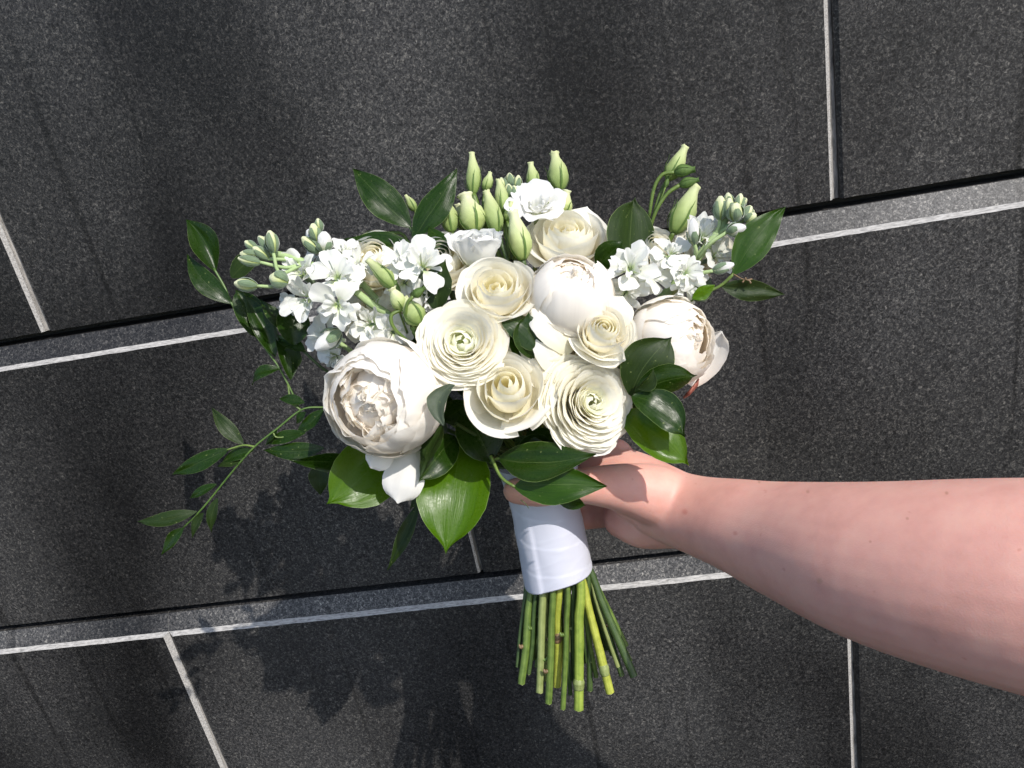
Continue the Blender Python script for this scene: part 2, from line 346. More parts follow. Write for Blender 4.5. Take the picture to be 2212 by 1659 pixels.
    mu = nd(n, 'ShaderNodeMath', operation='MULTIPLY'); L(ma.outputs[0], mu.inputs[0]); mu.inputs[1].default_value = 700
    si = nd(n, 'ShaderNodeMath', operation='SINE'); L(mu.outputs[0], si.inputs[0])
    ab = nd(n, 'ShaderNodeMath', operation='ABSOLUTE'); L(si.outputs[0], ab.inputs[0])
    pw = nd(n, 'ShaderNodeMath', operation='POWER'); L(ab.outputs[0], pw.inputs[0]); pw.inputs[1].default_value = .3
    b3 = nd(n, 'ShaderNodeBump', Distance=.00042); L(mk.outputs[0], b3.inputs['Strength']); L(pw.outputs[0], b3.inputs['Height']); L(bp2.outputs[0], b3.inputs['Normal']); L(b3.outputs[0], p.inputs['Normal'])
    L(p.outputs[0], out.inputs[0]); return mt
M_SKIN = skin()
av = []; af = []; HK = 1.09
def hk(d): return 1.05 + .04 * max(0, min(1, (d - .44) / .16))
def limb(chain, seg=20, sub=6):
    q = catmull([tuple(C(c_[0], c_[1], c_[2] * hk(c_[2]))) + (c_[3] * hk(c_[2]),) for c_ in chain], sub)
    P = [Vector(a[:3]) for a in q]; R = [a[3] for a in q]
    t0 = (P[0] - P[1]).normalized(); t1 = (P[-1] - P[-2]).normalized()
    pre = [(P[0] + t0 * R[0] * math.sin(a), R[0] * math.cos(a)) for a in (1.45, 1.1, .7, .35)]
    post = [(P[-1] + t1 * R[-1] * math.sin(a), R[-1] * math.cos(a)) for a in (.35, .7, 1.1, 1.45)]
    pts = [p for p, r in pre] + P + [p for p, r in post]; rad = [r for p, r in pre] + R + [r for p, r in post]
    v, f, _ = tubemesh(pts, rad, seg); o = len(av); av.extend(v); af.extend([tuple(i + o for i in t) for t in f])
limb([(2750, 1330, .38, .066), (2212, 1262, .44, .0598), (1900, 1217, .492, .0516), (1700, 1168, .545, .0415), (1600, 1138, .573, .0352), (1510, 1114, .60, .0306), (1430, 1088, .625, .0285)], 32)
limb([(1470, 1098, .61, .0275), (1370, 1048, .64, .0275), (1310, 1018, .655, .0235)])
limb([(1500, 1118, .612, .0235), (1440, 1122, .63, .0235), (1390, 1133, .648, .0200), (1345, 1122, .662, .0165)])
limb([(1450, 1085, .612, .024), (1400, 1066, .606, .0235), (1330, 1052, .598, .0180), (1240, 1050, .596, .0128), (1165, 1062, .603, .0118), (1115, 1060, .611, .0105)])
limb([(1330, 985, .655, .015), (1260, 972, .69, .0105), (1180, 985, .70, .0095), (1120, 1000, .69, .0088)])
limb([(1330, 1025, .66, .0145), (1265, 1030, .70, .0105), (1180, 1040, .705, .0098), (1115, 1050, .69, .009)])
limb([(1335, 1070, .665, .0135), (1270, 1085, .705, .0105), (1185, 1095, .705, .0095), (1125, 1100, .69, .0088)])
limb([(1345, 1105, .665, .0125), (1285, 1120, .70, .0092), (1200, 1130, .70, .0085), (1140, 1135, .69, .0075)])
arm = link('person', av, af, M_SKIN)
tag(arm, 'bare forearm and hand reaching in from the right, gripping the ribbon-wrapped stems', 'person')
mo = arm.modifiers.new('fuse', 'REMESH'); mo.mode = 'VOXEL'; mo.voxel_size = .0018; mo.use_smooth_shade = True
mo = arm.modifiers.new('soften', 'SMOOTH'); mo.factor = .5; mo.iterations = 14

# ------------------------------------------------------------------ ribbon-wrapped handle
RT_, RB_ = C(1163, 1012, .645 * HK), C(1206, 1240, .66 * HK)
RAX = (RB_ - RT_).normalized(); RX = (AX - RAX * AX.dot(RAX)).normalized(); RY = RAX.cross(RX)   # RY points away from / to the camera
if RY.dot(AF) > 0: RY = -RY                  # towards the camera
RLEN = (RB_ - RT_).length; RR = .0298 * HK
def ribbon_mat():
    mt, n, out = newmat('white_satin'); L = n.links.new
    uv = n.nodes.new('ShaderNodeUVMap'); mp = nd(n, 'ShaderNodeMapping'); mp.inputs['Scale'].default_value = (6, 120, 1); mp.inputs['Rotation'].default_value = (0, 0, .12); L(uv.outputs[0], mp.inputs[0])
    a = nd(n, 'ShaderNodeTexNoise', Scale=2.0, Detail=2.0); L(mp.outputs[0], a.inputs['Vector'])
    p = nd(n, 'ShaderNodeBsdfPrincipled', Roughness=.38); p.inputs['Base Color'].default_value = (.61, .625, .73, 1)
    p.inputs['Sheen Weight'].default_value = .3; p.inputs['Specular IOR Level'].default_value = .45
    bp = nd(n, 'ShaderNodeBump', Strength=.08, Distance=.0006); L(a.outputs[0], bp.inputs['Height']); L(bp.outputs[0], p.inputs['Normal'])
    tr = n.nodes.new('ShaderNodeBsdfTranslucent'); tr.inputs[0].default_value = (.7, .7, .76, 1)
    ms = nd(n, 'ShaderNodeMixShader'); ms.inputs[0].default_value = .12
    L(p.outputs[0], ms.inputs[1]); L(tr.outputs[0], ms.inputs[2]); L(ms.outputs[0], out.inputs[0]); return mt
M_RIB = ribbon_mat()
def ribbon_pt(a, t):
    s = t * RLEN
    r = RR * (1.06 - .10 * sm(0, .35, t) + .04 * sm(.5, 1, t))
    band = (s / .025 + a / (2 * PI) * 2 + .10 * math.sin(a * 2 + 1)) % 1.0     # overlapping turns of the ribbon
    r += .00035 * (1 - band) * (1 if band > .06 else band / .06)
    r += .0006 * noise.noise(Vector((math.cos(a) * 2.4, math.sin(a) * 2.4, s * 45)))
    r += .0011 * noise.noise(Vector((math.cos(a) * 1.3 + 4, math.sin(a) * 1.3, s * 22 + 3)))
    cr = noise.noise(Vector((a * .9 + s * 38, s * 95 - a * 1.1, 2.2)))              # creases pulled diagonally
    r += .00014 * max(0, 1 - abs(cr) * 4) * sm(.02, .2, t)
    fa = (a - (PI / 2 + .55) + PI) % (2 * PI) - PI                                # one vertical fold at the lower left
    r += .0013 * sm(-.05, .0, fa) * (1 - sm(0, .5, fa)) * sm(.25, .6, t)
    r -= .003 * sm(.93, 1.0, t) * 0
    return RT_ + RAX * (s * (1 + .012 * math.sin(a * 3) * t) - .0045 * math.cos(a + .35) * sm(.3, 1, t)) + (RX * math.cos(a) + RY * math.sin(a)) * r
rv = []; rf = []; ruv = []; NA, NS = 120, 110
for j in range(NS + 1):
    for i in range(NA):
        rv.append(ribbon_pt(2 * PI * i / NA, -.06 + 1.06 * j / NS)); ruv.append((i / NA, j / NS))
for j in range(NS):
    for i in range(NA):
        rf.append((j * NA + i, j * NA + (i + 1) % NA, (j + 1) * NA + (i + 1) % NA, (j + 1) * NA + i))
k0 = len(rv)
for i in range(NA):                          # hem turned inwards
    p = rv[NS * NA + i]; cc = RT_ + RAX * (RLEN * .98); q = p + ((cc - p) - RAX * (cc - p).dot(RAX)) * .10 - RAX * .003
    rv.append(q); ruv.append((i / NA, 1))
for i in range(NA): rf.append((NS * NA + i, NS * NA + (i + 1) % NA, k0 + (i + 1) % NA, k0 + i))
rib = link('ribbon_wrap', rv, rf, M_RIB, None, uvs=ruv)
tag(rib, 'white satin ribbon wrapped around the bundled stems below the hand', 'ribbon')

# ------------------------------------------------------------------ stems through the handle
# (x at the ribbon hem, depth side -1 front .. 1 back, x end, y end, depth offset end, radius mm, material)
ENDS = [(1250, -.9, 1250, 1532, -.006, 5.2, 'knob'), (1252, -.55, 1318, 1496, -.004, 4.6, 'yellow'), (1192, -.85, 1185, 1518, -.006, 3.9, 0),
        (1222, -.95, 1216, 1531, -.008, 2.9, 0), (1150, -.5, 1126, 1476, .0, 4.2, 0), (1272, .2, 1369, 1460, .0, 4.4, 1),
        (1172, -.75, 1166, 1494, .0, 4.3, 3), (1206, -.7, 1203, 1482, .004, 4.4, 'node'), (1268, -.1, 1274, 1491, .012, 3.4, 1),
        (1276, .3, 1343, 1459, .010, 3.2, 1), (1262, .35, 1324, 1413, .022, 3.6, 1), (1228, -.1, 1228, 1404, .02, 4.2, 3),
        (1142, -.1, 1131, 1384, .012, 4.0, 1), (1155, .2, 1150, 1424, .012, 3.4, 0), (1276, .1, 1352, 1395, .012, 3.2, 0),
        (1258, .0, 1298, 1440, .018, 3.4, 3), (1266, .5, 1310, 1402, .03, 3.2, 1), (1240, .3, 1262, 1430, .03, 3.6, 1),
        (1185, .3, 1183, 1420, .03, 3.6, 1), (1212, .4, 1210, 1440, .03, 3.4, 0), (1164, .4, 1160, 1400, .03, 3.4, 1), (1236, -.55, 1240, 1470, .008, 3.0, 1),
        (1160, -.65, 1142, 1455, .004, 2.6, 1), (1180, -.6, 1176, 1470, .006, 2.4, 3), (1214, -.6, 1232, 1500, .006, 2.3, 1), (1246, -.3, 1288, 1462, .010, 2.6, 0), (1270, .0, 1335, 1440, .008, 2.6, 3),
        (1198, -.3, 1195, 1446, .014, 2.8, 1), (1138, .0, 1118, 1440, .006, 2.4, 1), (1276, .2, 1362, 1428, .006, 2.2, 0), (1222, .1, 1250, 1448, .02, 2.8, 1), (1172, .1, 1160, 1440, .016, 2.8, 0)]
END_I = [0]; srnd = random.Random(11)
def ribbon_xy(px, side):
    """offset in the cross-section for a stem seen at px on the hem"""
    x = max(-.88, min(.88, (px - 1206) / 76.0)); h = math.sqrt(max(0.02, .86 ** 2 - x * x)) if abs(x) < .86 else .1
    return x * RR * .98, -side * h * RR
def stem_to_bundle(parent, base, radius=.0024, mat=None):
    """the stem of a flower: from its base down through the handle to its cut end"""
    mid_d = base + (RT_ - base) * .55 + RAX * .0
    if END_I[0] < len(ENDS):
        hx, side, ex, ey, dd, r, mk = ENDS[END_I[0]]; END_I[0] += 1
    else:
        hx, side, ex, ey, dd, r, mk = srnd.uniform(1150, 1262), srnd.uniform(-.3, .3), None, None, 0, 2.6, 1
    ox, oy = ribbon_xy(hx, side)
    top = RT_ - RX * ox * .45 - RY * oy * .45 + RAX * .004
    waist = RT_ + RAX * RLEN * .45 + RX * ox * .25 + RY * oy * .25
    hem = RT_ + RAX * RLEN * .97 + RX * ox + RY * oy
    mt = M_ST[{'knob': 6, 'yellow': 2, 'node': 2}.get(mk, mk)]
    r *= .00084
    pts = [base, base.lerp(top, .5), top, waist, hem]; rad = [max(radius, .0012), radius * 1.1, .0024, .0026, r * .9]
    if ex is not None:
        end = C(ex, ey, .655 * HK + dd); dirh = (end - hem)
        pts += [hem + dirh * .33 + RX * srnd.uniform(-.001, .001), hem + dirh * .66 + RX * srnd.uniform(-.001, .001), end]
        rad += [r * srnd.uniform(.92, 1.0), r * srnd.uniform(.95, 1.05), r]
    else: pts += [hem - RAX * .01]; rad += [r]; pts.pop(4); rad.pop(4)
    q = catmull([tuple(p) + (a,) for p, a in zip(pts, rad)], 7)
    v, f, uv = tubemesh([a[:3] for a in q], [a[3] for a in q], 12, .09, cut=True)
    s = link('stem', v, f, [mt, M_CUT], parent, True, uv, mi=[0] * (len(f) - 1) + [1])
    if ex is not None and mk in ('knob', 'yellow', 'node'):
        a = hem + dirh * ({'knob': .80, 'yellow': .80, 'node': .52}[mk])
        t = dirh.normalized()
        kk = 1.15 if mk != 'node' else 1.1
        tube('stem_node', [a - t * .004, a - t * .0015, a, a + t * .002, a + t * .006], [r * 1.02, r * kk, r * (kk + .06), r * 1.15, r * 1.04], M_ST[3 if mk != 'node' else 4] if mk == 'node' else M_ST[3], s, 12, 4, .12)
    elif ex is not None and srnd.random() < .45:
        a = hem + dirh * srnd.uniform(.4, .8); sd = (RX * srnd.choice((-1, 1)) + RY * .4).normalized()
        tube('leaf_scar', [a + sd * r * .7, a + sd * (r + .0015), a + sd * (r + .003) - dirh.normalized() * .003], [.0020, .0017, .0007], M_ST[srnd.choice((0, 3, 4))], s, 6, 3, .2)
    return s

# ------------------------------------------------------------------ petals and blooms
def bez(p, t):
    a, b, c_, d_ = p; s = 1 - t
    return (s ** 3 * a[0] + 3 * s * s * t * b[0] + 3 * s * t * t * c_[0] + t ** 3 * d_[0],
            s ** 3 * a[1] + 3 * s * s * t * b[1] + 3 * s * t * t * c_[1] + t ** 3 * d_[1])
def petal(root, mat, S, phi, prof, half, tuck=.1, lip=0., liprag=.0, ruf=0., rfreq=2.2, rnd_top=.22, seed=0., nu=10, nv=10, crump=0., cf=3., narrow=.55, name='petal', notch=0., tilt=0., off=(0, 0, 0)):
    ct, st = math.cos(tilt), math.sin(tilt)
    def fn(u, v):
        k = 1 - rnd_top * abs(u) ** 2.6 + liprag * noise.noise(Vector((u * 3.1, seed, .3))) - notch * math.exp(-(u / .16) ** 2)
        vv = v * k
        r, z = bez(prof, vv)
        a = phi + u * half * (narrow + (1 - narrow) * sm(0, .6, v))
        r *= 1 + tuck * u
        w = sm(.68, 1, v)
        r += lip * w; z -= lip * .55 * w * w
        if ruf:
            r += ruf * v * v * noise.noise(Vector((u * rfreq, v * 1.3, seed)))
            z += ruf * .7 * v * v * noise.noise(Vector((u * rfreq + 9, v * 1.1, seed + 5)))
        p = Vector((r * math.cos(a), r * math.sin(a), z))
        if crump: p += noise.noise_vector(Vector((p.x * cf + seed, p.y * cf, p.z * cf))) * crump * min(1, v * 1.5)
        if tilt:
            cx, cy = math.cos(phi), math.sin(phi); q = p.x * cx + p.y * cy; h = p.z
            q2 = q * ct + h * st; h2 = h * ct - q * st; p = Vector((p.x + (q2 - q) * cx, p.y + (q2 - q) * cy, h2))
        return (p + Vector(off)) * S
    v, f, uv = gridmesh(nu, nv, fn)
    return link(name, v, f, mat, root, uvs=uv)
def bloom_root(name, px, py, d, axis, hc, roll=0.0):
    """empty at the bloom's base so that the point at height hc on its axis lands at the pixel"""
    rot = frame(axis, roll); return empty(name, m4(rot, C(px, py, d) - axis.normalized() * hc))
def base_of(root): return WM[root].translation.copy()

def rose(label, px, py, d, Rpx, axis, seed, roll=0., open_=0., n_in=11, stem=True, outer=5, H=1.0, n_sh=5, g_half=.95, g_z=.70, sh=(.50, .72)):
    R = Rpx * d / F; rg = random.Random(seed); ax = D(*axis)
    root = bloom_root('rose', px, py, d, ax, R * .72, roll); tag(root, label, 'rose', 'cream roses in the bouquet')
    k = 0
    for i in range(n_in):                    # the furled heart
        t = i / (n_in - 1); rr = .04 + (.30 + .16 * open_) * t; z = H * (1.06 - .08 * t + rg.uniform(-.015, .015)) - .30 * open_ * (1 - t)
        petal(root, M_ROSEC if t < .75 else M_ROSE, R, k * 2.4 + rg.uniform(-.3, .3), [(.05, .08), (rr + .20, .15), (rr + .18 - .08 * open_, z * .7), (rr, z)],
              lerp(2.0, 1.5, t), tuck=.14, lip=.015 + .04 * t, ruf=.02 + .05 * open_, seed=seed + i, rnd_top=.10, liprag=.015, nu=14, nv=12); k += 1
    for i in range(n_sh):                    # the shoulder petals
        t = i / max(1, n_sh - 1); rr = lerp(sh[0], sh[1], t) + .06 * open_; z = H * lerp(.95, .84, t) + rg.uniform(-.03, .03)
        petal(root, M_ROSE, R, k * 2.4 + rg.uniform(-.3, .3), [(.06, .04), (rr + .14, .08), (rr + .05, z * .62), (rr, z)],
              lerp(1.25, 1.1, t), tuck=.10, lip=lerp(.05, .13, t), ruf=.05, seed=seed + 40 + i, rnd_top=.2, liprag=.02, nu=16, nv=14); k += 1
    for i in range(outer):                   # guard petals with rolled lips
        t = i / max(1, outer - 1); rr = lerp(.80, .95, t); z = H * lerp(g_z + .08, g_z - .08, t) + rg.uniform(-.05, .05)
        petal(root, M_ROSE, R, i * 2 * PI / outer * 2 + .4 * seed + rg.uniform(-.25, .25), [(.05, 0), (.60, .0), (rr - .04, z * .5), (rr, z)],
              g_half * rg.uniform(.9, 1.1), tuck=.07, lip=rg.uniform(.10, .20), ruf=.08, rfreq=1.6, seed=seed + 80 + i, rnd_top=.26, liprag=.03, nu=18, nv=16, narrow=.85)
    calyx(root, R)
    if stem: stem_to_bundle(root, base_of(root), .0026)
    return root
def calyx(root, R, n=5, mat=None, l=.55):
    for i in range(n):
        petal(root, mat or M_SEPAL, R, i * 2 * PI / n, [(.03, -.08), (.25, -.10), (.48, -.09), (.66, -.02)], .26, tuck=0, rnd_top=.75, nu=4, nv=6, narrow=.9, name='sepal')

def ranunculus(label, px, py, d, Rpx, axis, seed, roll=0., K=12, H=.72, heart=.2, ln=.34):
    R = Rpx * d / F; rg = random.Random(seed); ax = D(*axis)
    root = bloom_root('ranunculus', px, py, d, ax, R * .55, roll); tag(root, label, 'ranunculus', 'ranunculus blooms in the bouquet')
    for i in range(10):                      # closed green heart
        t = i / 9; rr = .01 + (heart - .03) * t; z = H * (.86 + .04 * t) - .05
        petal(root, M_RANC, R, i * 2.4, [(.04, .1), (rr + .20, .2), (rr + .17, z * .98), (rr, z)], lerp(1.2, 1.0, t), tuck=.1, ruf=.05, seed=seed + i, rnd_top=.3, nu=8, nv=8)
    for k in range(K):
        t = k / (K - 1); rr = heart + .02 + (.94 - heart) * t ** .85; mcount = 4 + int(3.6 * t)
        lean = lerp(.09, ln, t ** .7)
        for j in range(mcount):
            z = H * (1.0 - .50 * t ** 2.0) + rg.uniform(-.035, .03)
            rj = rr + rg.uniform(-.03, .03)
            petal(root, M_RANC if t < .06 else M_RAN, R, (j + .5 * (k % 2)) * 2 * PI / mcount + k * .37 + rg.uniform(-.15, .15),
                  [(.05, 0), (rj * .80, .0), (rj - lean, z - .10 - lean * .55), (rj, z)], 1.36 * PI / mcount, tuck=.07, lip=.01 + .04 * t * t, ruf=.03 + .012 * t,
                  rfreq=2.0, seed=seed + k * 11 + j, rnd_top=.20, liprag=.025, nu=12, nv=9)
    calyx(root, R, mat=M_SEPAL, l=.3)
    stem_to_bundle(root, base_of(root), .0024); return root

def globe_petal(root, R, phi, th, ha, lay, sd, mat, amp=.042, nu=18, nv=20):
    def fn(u, v):
        k = 1 - .15 * abs(u) ** 2.4 + .045 * noise.noise(Vector((u * 2.2, sd, 0))) + .02 * noise.noise(Vector((u * 7, sd, 3)))
        lat = lerp(-PI / 2 + .12, th, v * k)
        a = phi + u * ha * (1 if lat < 0.2 else 1 + .35 * sm(.2, 1.2, lat))
        r = lay * (1 + .035 * u) + amp * noise.noise(Vector((u * 1.5, v * 2, sd))) + .011 * noise.noise(Vector((u * 7, v * 1.5, sd)))
        r += amp * 1.4 * sm(.85, 1, v) * noise.noise(Vector((u * 3.0, sd, 4)))
        rr = r * math.cos(lat); z = 1 + r * math.sin(lat)
        return Vector((rr * math.cos(a), rr * math.sin(a), z)) * R
    v, f, uv = gridmesh(nu, nv, fn); return link('petal', v, f, mat, root, uvs=uv)
def peony(label, px, py, d, Rpx, axis, seed, roll=0., opening=.9, nin=34, cover=None, nguard=10, fill=1.0, layers=0, ztop=.62, core=.60):
    R = Rpx * d / F; rg = random.Random(seed); ax = D(*axis)
    root = bloom_root('peony', px, py, d, ax, R * 1.0, roll); tag(root, label, 'peony', 'blush white peonies in the bouquet')
    for i in range(nguard):                  # outer globe petals on a sphere centred at z = 1
        phi = i * 2 * PI / nguard * 3 + rg.uniform(-.2, .2); cov = cover(phi) if cover else 0
        globe_petal(root, R, phi, (PI / 2 - opening + cov) + rg.uniform(-.16, .14), rg.uniform(.66, .86), 1 - .055 * (i % 3), seed + i * 3.1, M_PEO)
    for i in range(5):                       # short outermost petals whose edges show on the flank
        globe_petal(root, R, i * 2.5 + seed, rg.uniform(-.15, .55), rg.uniform(.55, .75), 1.035 + .012 * (i % 2), seed + 200 + i * 2.7, M_PEO, .03)
    for q in range(layers):                  # inner globes, closing towards the top
        for i in range(6):
            phi = i * 2 * PI / 6 + q * .5 + rg.uniform(-.2, .2); cov = cover(phi) * .6 if cover else 0
            globe_petal(root, R, phi, (PI / 2 - opening * (.78 - .20 * q) + cov) + rg.uniform(-.08, .08), rg.uniform(.7, .9), .90 - .07 * q - .025 * (i % 2), seed + 40 + q * 17 + i * 3.1, M_PEO if q == 0 else M_PEOC, .04, 14, 16)
    for i in range(7):                       # tight core under the ruffles
        globe_petal(root, R, i * 2.4, PI / 2 + .02, .9, core - .02 * (i % 3), seed + 90 + i * 2.3, M_PEOC, .06, 12, 14)
    for i in range(nin):                     # crumpled heart
        t = i / nin; phi = i * 2.4 + rg.uniform(-.3, .3); rr = (.08 + .66 * t) * fill; z = 1.0 + lerp(ztop, ztop - .14, t) + rg.uniform(-.12, .10)
        petal(root, M_PEOC if t < .6 else M_PEO, R, phi, [(.06, .45), (rr * .8 + .1, .7), (rr + .10, z * .82), (rr * rg.uniform(.6, 1.02), z)],
              lerp(1.2, .85, t) * rg.uniform(.85, 1.15), tuck=rg.uniform(-.15, .2), lip=rg.uniform(-.10, .08), ruf=.22, rfreq=1.9, liprag=.10, notch=rg.choice((0, .05, .10)),
              crump=.10, cf=2.2, seed=seed + 60 + i * 1.7, rnd_top=.15, nu=14, nv=13)
    stem_to_bundle(root, base_of(root), .0032); return root

# the three peonies
p1 = peony('large white peony at lower left, its crumpled heart open towards the left', 831, 858, .590, 126, (-.26, -.10, .96), 3, roll=.3, opening=.92, nin=36, ztop=.66, fill=1.16, layers=1, core=.62,
           cover=lambda a: .20 * math.cos(a - .35), nguard=11)
def loose_petal(root, base, tip, wpx, bulge, mat, seed, roll=0., curl=.0, nu=12, nv=14, cup=.25, name='petal', shape=None):
    b, t = C(*base), C(*tip); L_ = t - b; l = L_.length; e = L_ / l
    n0 = (-AF - e * (-AF).dot(e)).normalized(); n0 = Matrix.Rotation(math.radians(roll), 3, e) @ n0; s = e.cross(n0)
    wd = wpx * (base[2] + tip[2]) / 2 / F
    T = shape or [(0, .35), (.15, .62), (.4, .92), (.65, 1), (.82, .90), (.92, .68), (.97, .45), (1, .12)]
    def fn(u, v):
        w_ = tab(T, v) * wd / 2
        q = noise.noise(Vector((u * 2.2, v * 2.2, seed))) * .05 * l
        return b + e * (l * v * (1 - .06 * abs(u) ** 2)) + s * (u * w_) + n0 * (bulge * l * 4 * v * (1 - v) - cup * wd * u * u * .5 + q * v + curl * l * sm(.7, 1, v))
    v, f, uv = gridmesh(nu, nv, fn); return link(name, v, f, mat, root, True, uv)
loose_petal(p1, (890, 965, .615), (858, 1086, .60), 92, .08, M_PEO, 2.2, curl=-.05)
loose_petal(p1, (845, 960, .605), (800, 1010, .59), 60, .1, M_PEO, 5.2)
p2 = peony('round white peony at the top middle, still nearly closed, with a small opening on top', 1234, 642, .605, 92, (.02, .66, .75), 8, opening=.60, nin=14, nguard=12, fill=.42, layers=2, ztop=.78, core=.74)
p3 = peony('white peony at the right edge of the bouquet, opening towards the right', 1450, 738, .615, 95, (.62, .10, .78), 13, opening=.76, nin=18, cover=lambda a: .2 * math.cos(a - PI * .9), fill=.55, layers=2, ztop=.72, core=.68)
loose_petal(p3, (1495, 835, .63), (1560, 715, .635), 74, -.12, M_PEO, 7.7, roll=-25, cup=-.35)

loose_petal(p2, (1236, 760, .590), (1152, 664, .586), 78, .05, M_ROSE, 3.1, roll=20, cup=.16, curl=-.08)
loose_petal(p2, (1215, 815, .592), (1168, 716, .586), 72, .04, M_ROSE, 4.1, roll=15, cup=.16, curl=-.08)
for q in range(3):
    tube('sepal', [C(1478 + q * 8, 858 - q * 8, .632), C(1488 + q * 7, 850 - q * 8, .622), C(1497 + q * 6, 836 - q * 9, .618)], [.001, .0018, .0006], M_RED, p3, 8, 4, .2)
# roses
rose('cream rose with a pointed furled heart at the lower centre of the bouquet', 1095, 838, .575, 99, (-.02, .42, .9), 21, roll=.7, n_in=7, n_sh=5, sh=(.42, .74), g_half=1.05, g_z=.66, outer=5, H=1.08)
rose('wide open cream rose with a yellow hollow heart, above the left ranunculus', 1072, 618, .592, 88, (.0, .50, .86), 22, roll=.2, open_=1.0, n_in=9)
rose('small cream rose tucked between the two right-hand peonies', 1303, 712, .580, 75, (.10, .42, .9), 23, roll=1.4, open_=.3, outer=6)
rose('big cream rose at the top of the bouquet below the open white lisianthus', 1226, 505, .655, 94, (.03, .66, .74), 24, roll=2.0, open_=.6)
rose('cream rose at far left, mostly covered by white stock florets', 815, 655, .640, 92, (-.35, .50, .8), 25, roll=.5, open_=.4)
rose('cream rose at upper left under a bud lying sideways', 806, 556, .640, 80, (-.1, .45, .88), 26, roll=2.4, open_=.3)
rose('cream rose peeking out left of the upright white lisianthus', 952, 556, .632, 82, (-.05, .5, .86), 27, roll=1.1, open_=.5)
rose('narrow cream rose squeezed between the lower centre rose and the small rose', 1186, 758, .598, 84, (-.1, .45, .88), 28, roll=.2, open_=.2)
rose('white rose mostly hidden behind the right-hand stock florets', 1528, 528, .652, 66, (.15, .45, .88), 29, roll=.9, open_=.4)
rose('small white rose peeking out just right of the broad olive leaf', 1418, 530, .655, 56, (.1, .45, .88), 30, roll=.9, open_=.4)

r4 = [o for o in bpy.data.objects if o.get('label', '').startswith('big cream rose')][0]
loose_petal(r4, (1240, 555, .672), (1268, 446, .676), 124, .06, M_ROSE, 6.1, cup=.3); loose_petal(r4, (1190, 545, .668), (1180, 470, .672), 90, .06, M_ROSE, 7.1, cup=.3)
r3 = [o for o in bpy.data.objects if o.get('label', '').startswith('small cream rose')][0]
loose_petal(r3, (1305, 715, .592), (1346, 640, .588), 82, .08, M_ROSE, 8.1, roll=-15, cup=.35); loose_petal(r3, (1300, 745, .585), (1352, 778, .578), 62, .14, M_ROSE, 9.1, roll=30, cup=-.4)
# ranunculus
ranunculus('cream ranunculus facing the viewer at centre left, with a pale green heart', 998, 734, .575, 102, (-.02, .22, .97), 31, K=16, H=.66, heart=.29, ln=.19)
ranunculus('cream ranunculus at lower right, tilted so its green heart faces right', 1278, 868, .585, 115, (.34, .12, .93), 32, K=19, H=.80, heart=.2)

# ------------------------------------------------------------------ open white lisianthus
def lisianthus(label, px, py, d, Rpx, axis, seed, roll=0., H=.9, sp=1., cup=0.):
    R = Rpx * d / F; rg = random.Random(seed); ax = D(*axis)
    root = bloom_root('lisianthus_flower', px, py, d, ax, R * .6, roll); tag(root, label, 'lisianthus', 'open white lisianthus flowers')
    for ring, (n, rr, z, hf) in enumerate([(5, .30, .80, .95), (5, .58, .88, .80), (6, .98, .86, .66)]):
        for j in range(n):
            petal(root, M_LIS, R, (j + .5 * ring) * 2 * PI / n + rg.uniform(-.2, .2), [(.05, 0), (.22 + cup, .35 - cup * .5), (rr * .72 * lerp(1, sp, .6) + cup * .5, z * .92 * H), (rr * sp, z * H + rg.uniform(-.08, .08))],
                  hf, tuck=.08, lip=.06 * ring, ruf=.20, rfreq=1.5, liprag=.05, seed=seed + ring * 9 + j, rnd_top=.24, nu=12, nv=11)
    for j in range(5):
        petal(root, M_SEPAL, R, j * 2 * PI / 5, [(.05, -.05), (.16, .1), (.28, .35), (.46, .6)], .16, tuck=0, rnd_top=.8, nu=3, nv=6, name='sepal')
    stem_to_bundle(root, base_of(root), .002); return root
lisianthus('open white lisianthus at the very top among green buds', 1160, 440, .665, 62, (.0, .62, .78), 51, roll=.3)
lisianthus('upright white lisianthus seen from the side, left of the tall green bud', 1030, 545, .630, 66, (-.05, .90, .42), 52, roll=1.0, H=1.45, sp=.82, cup=.45)

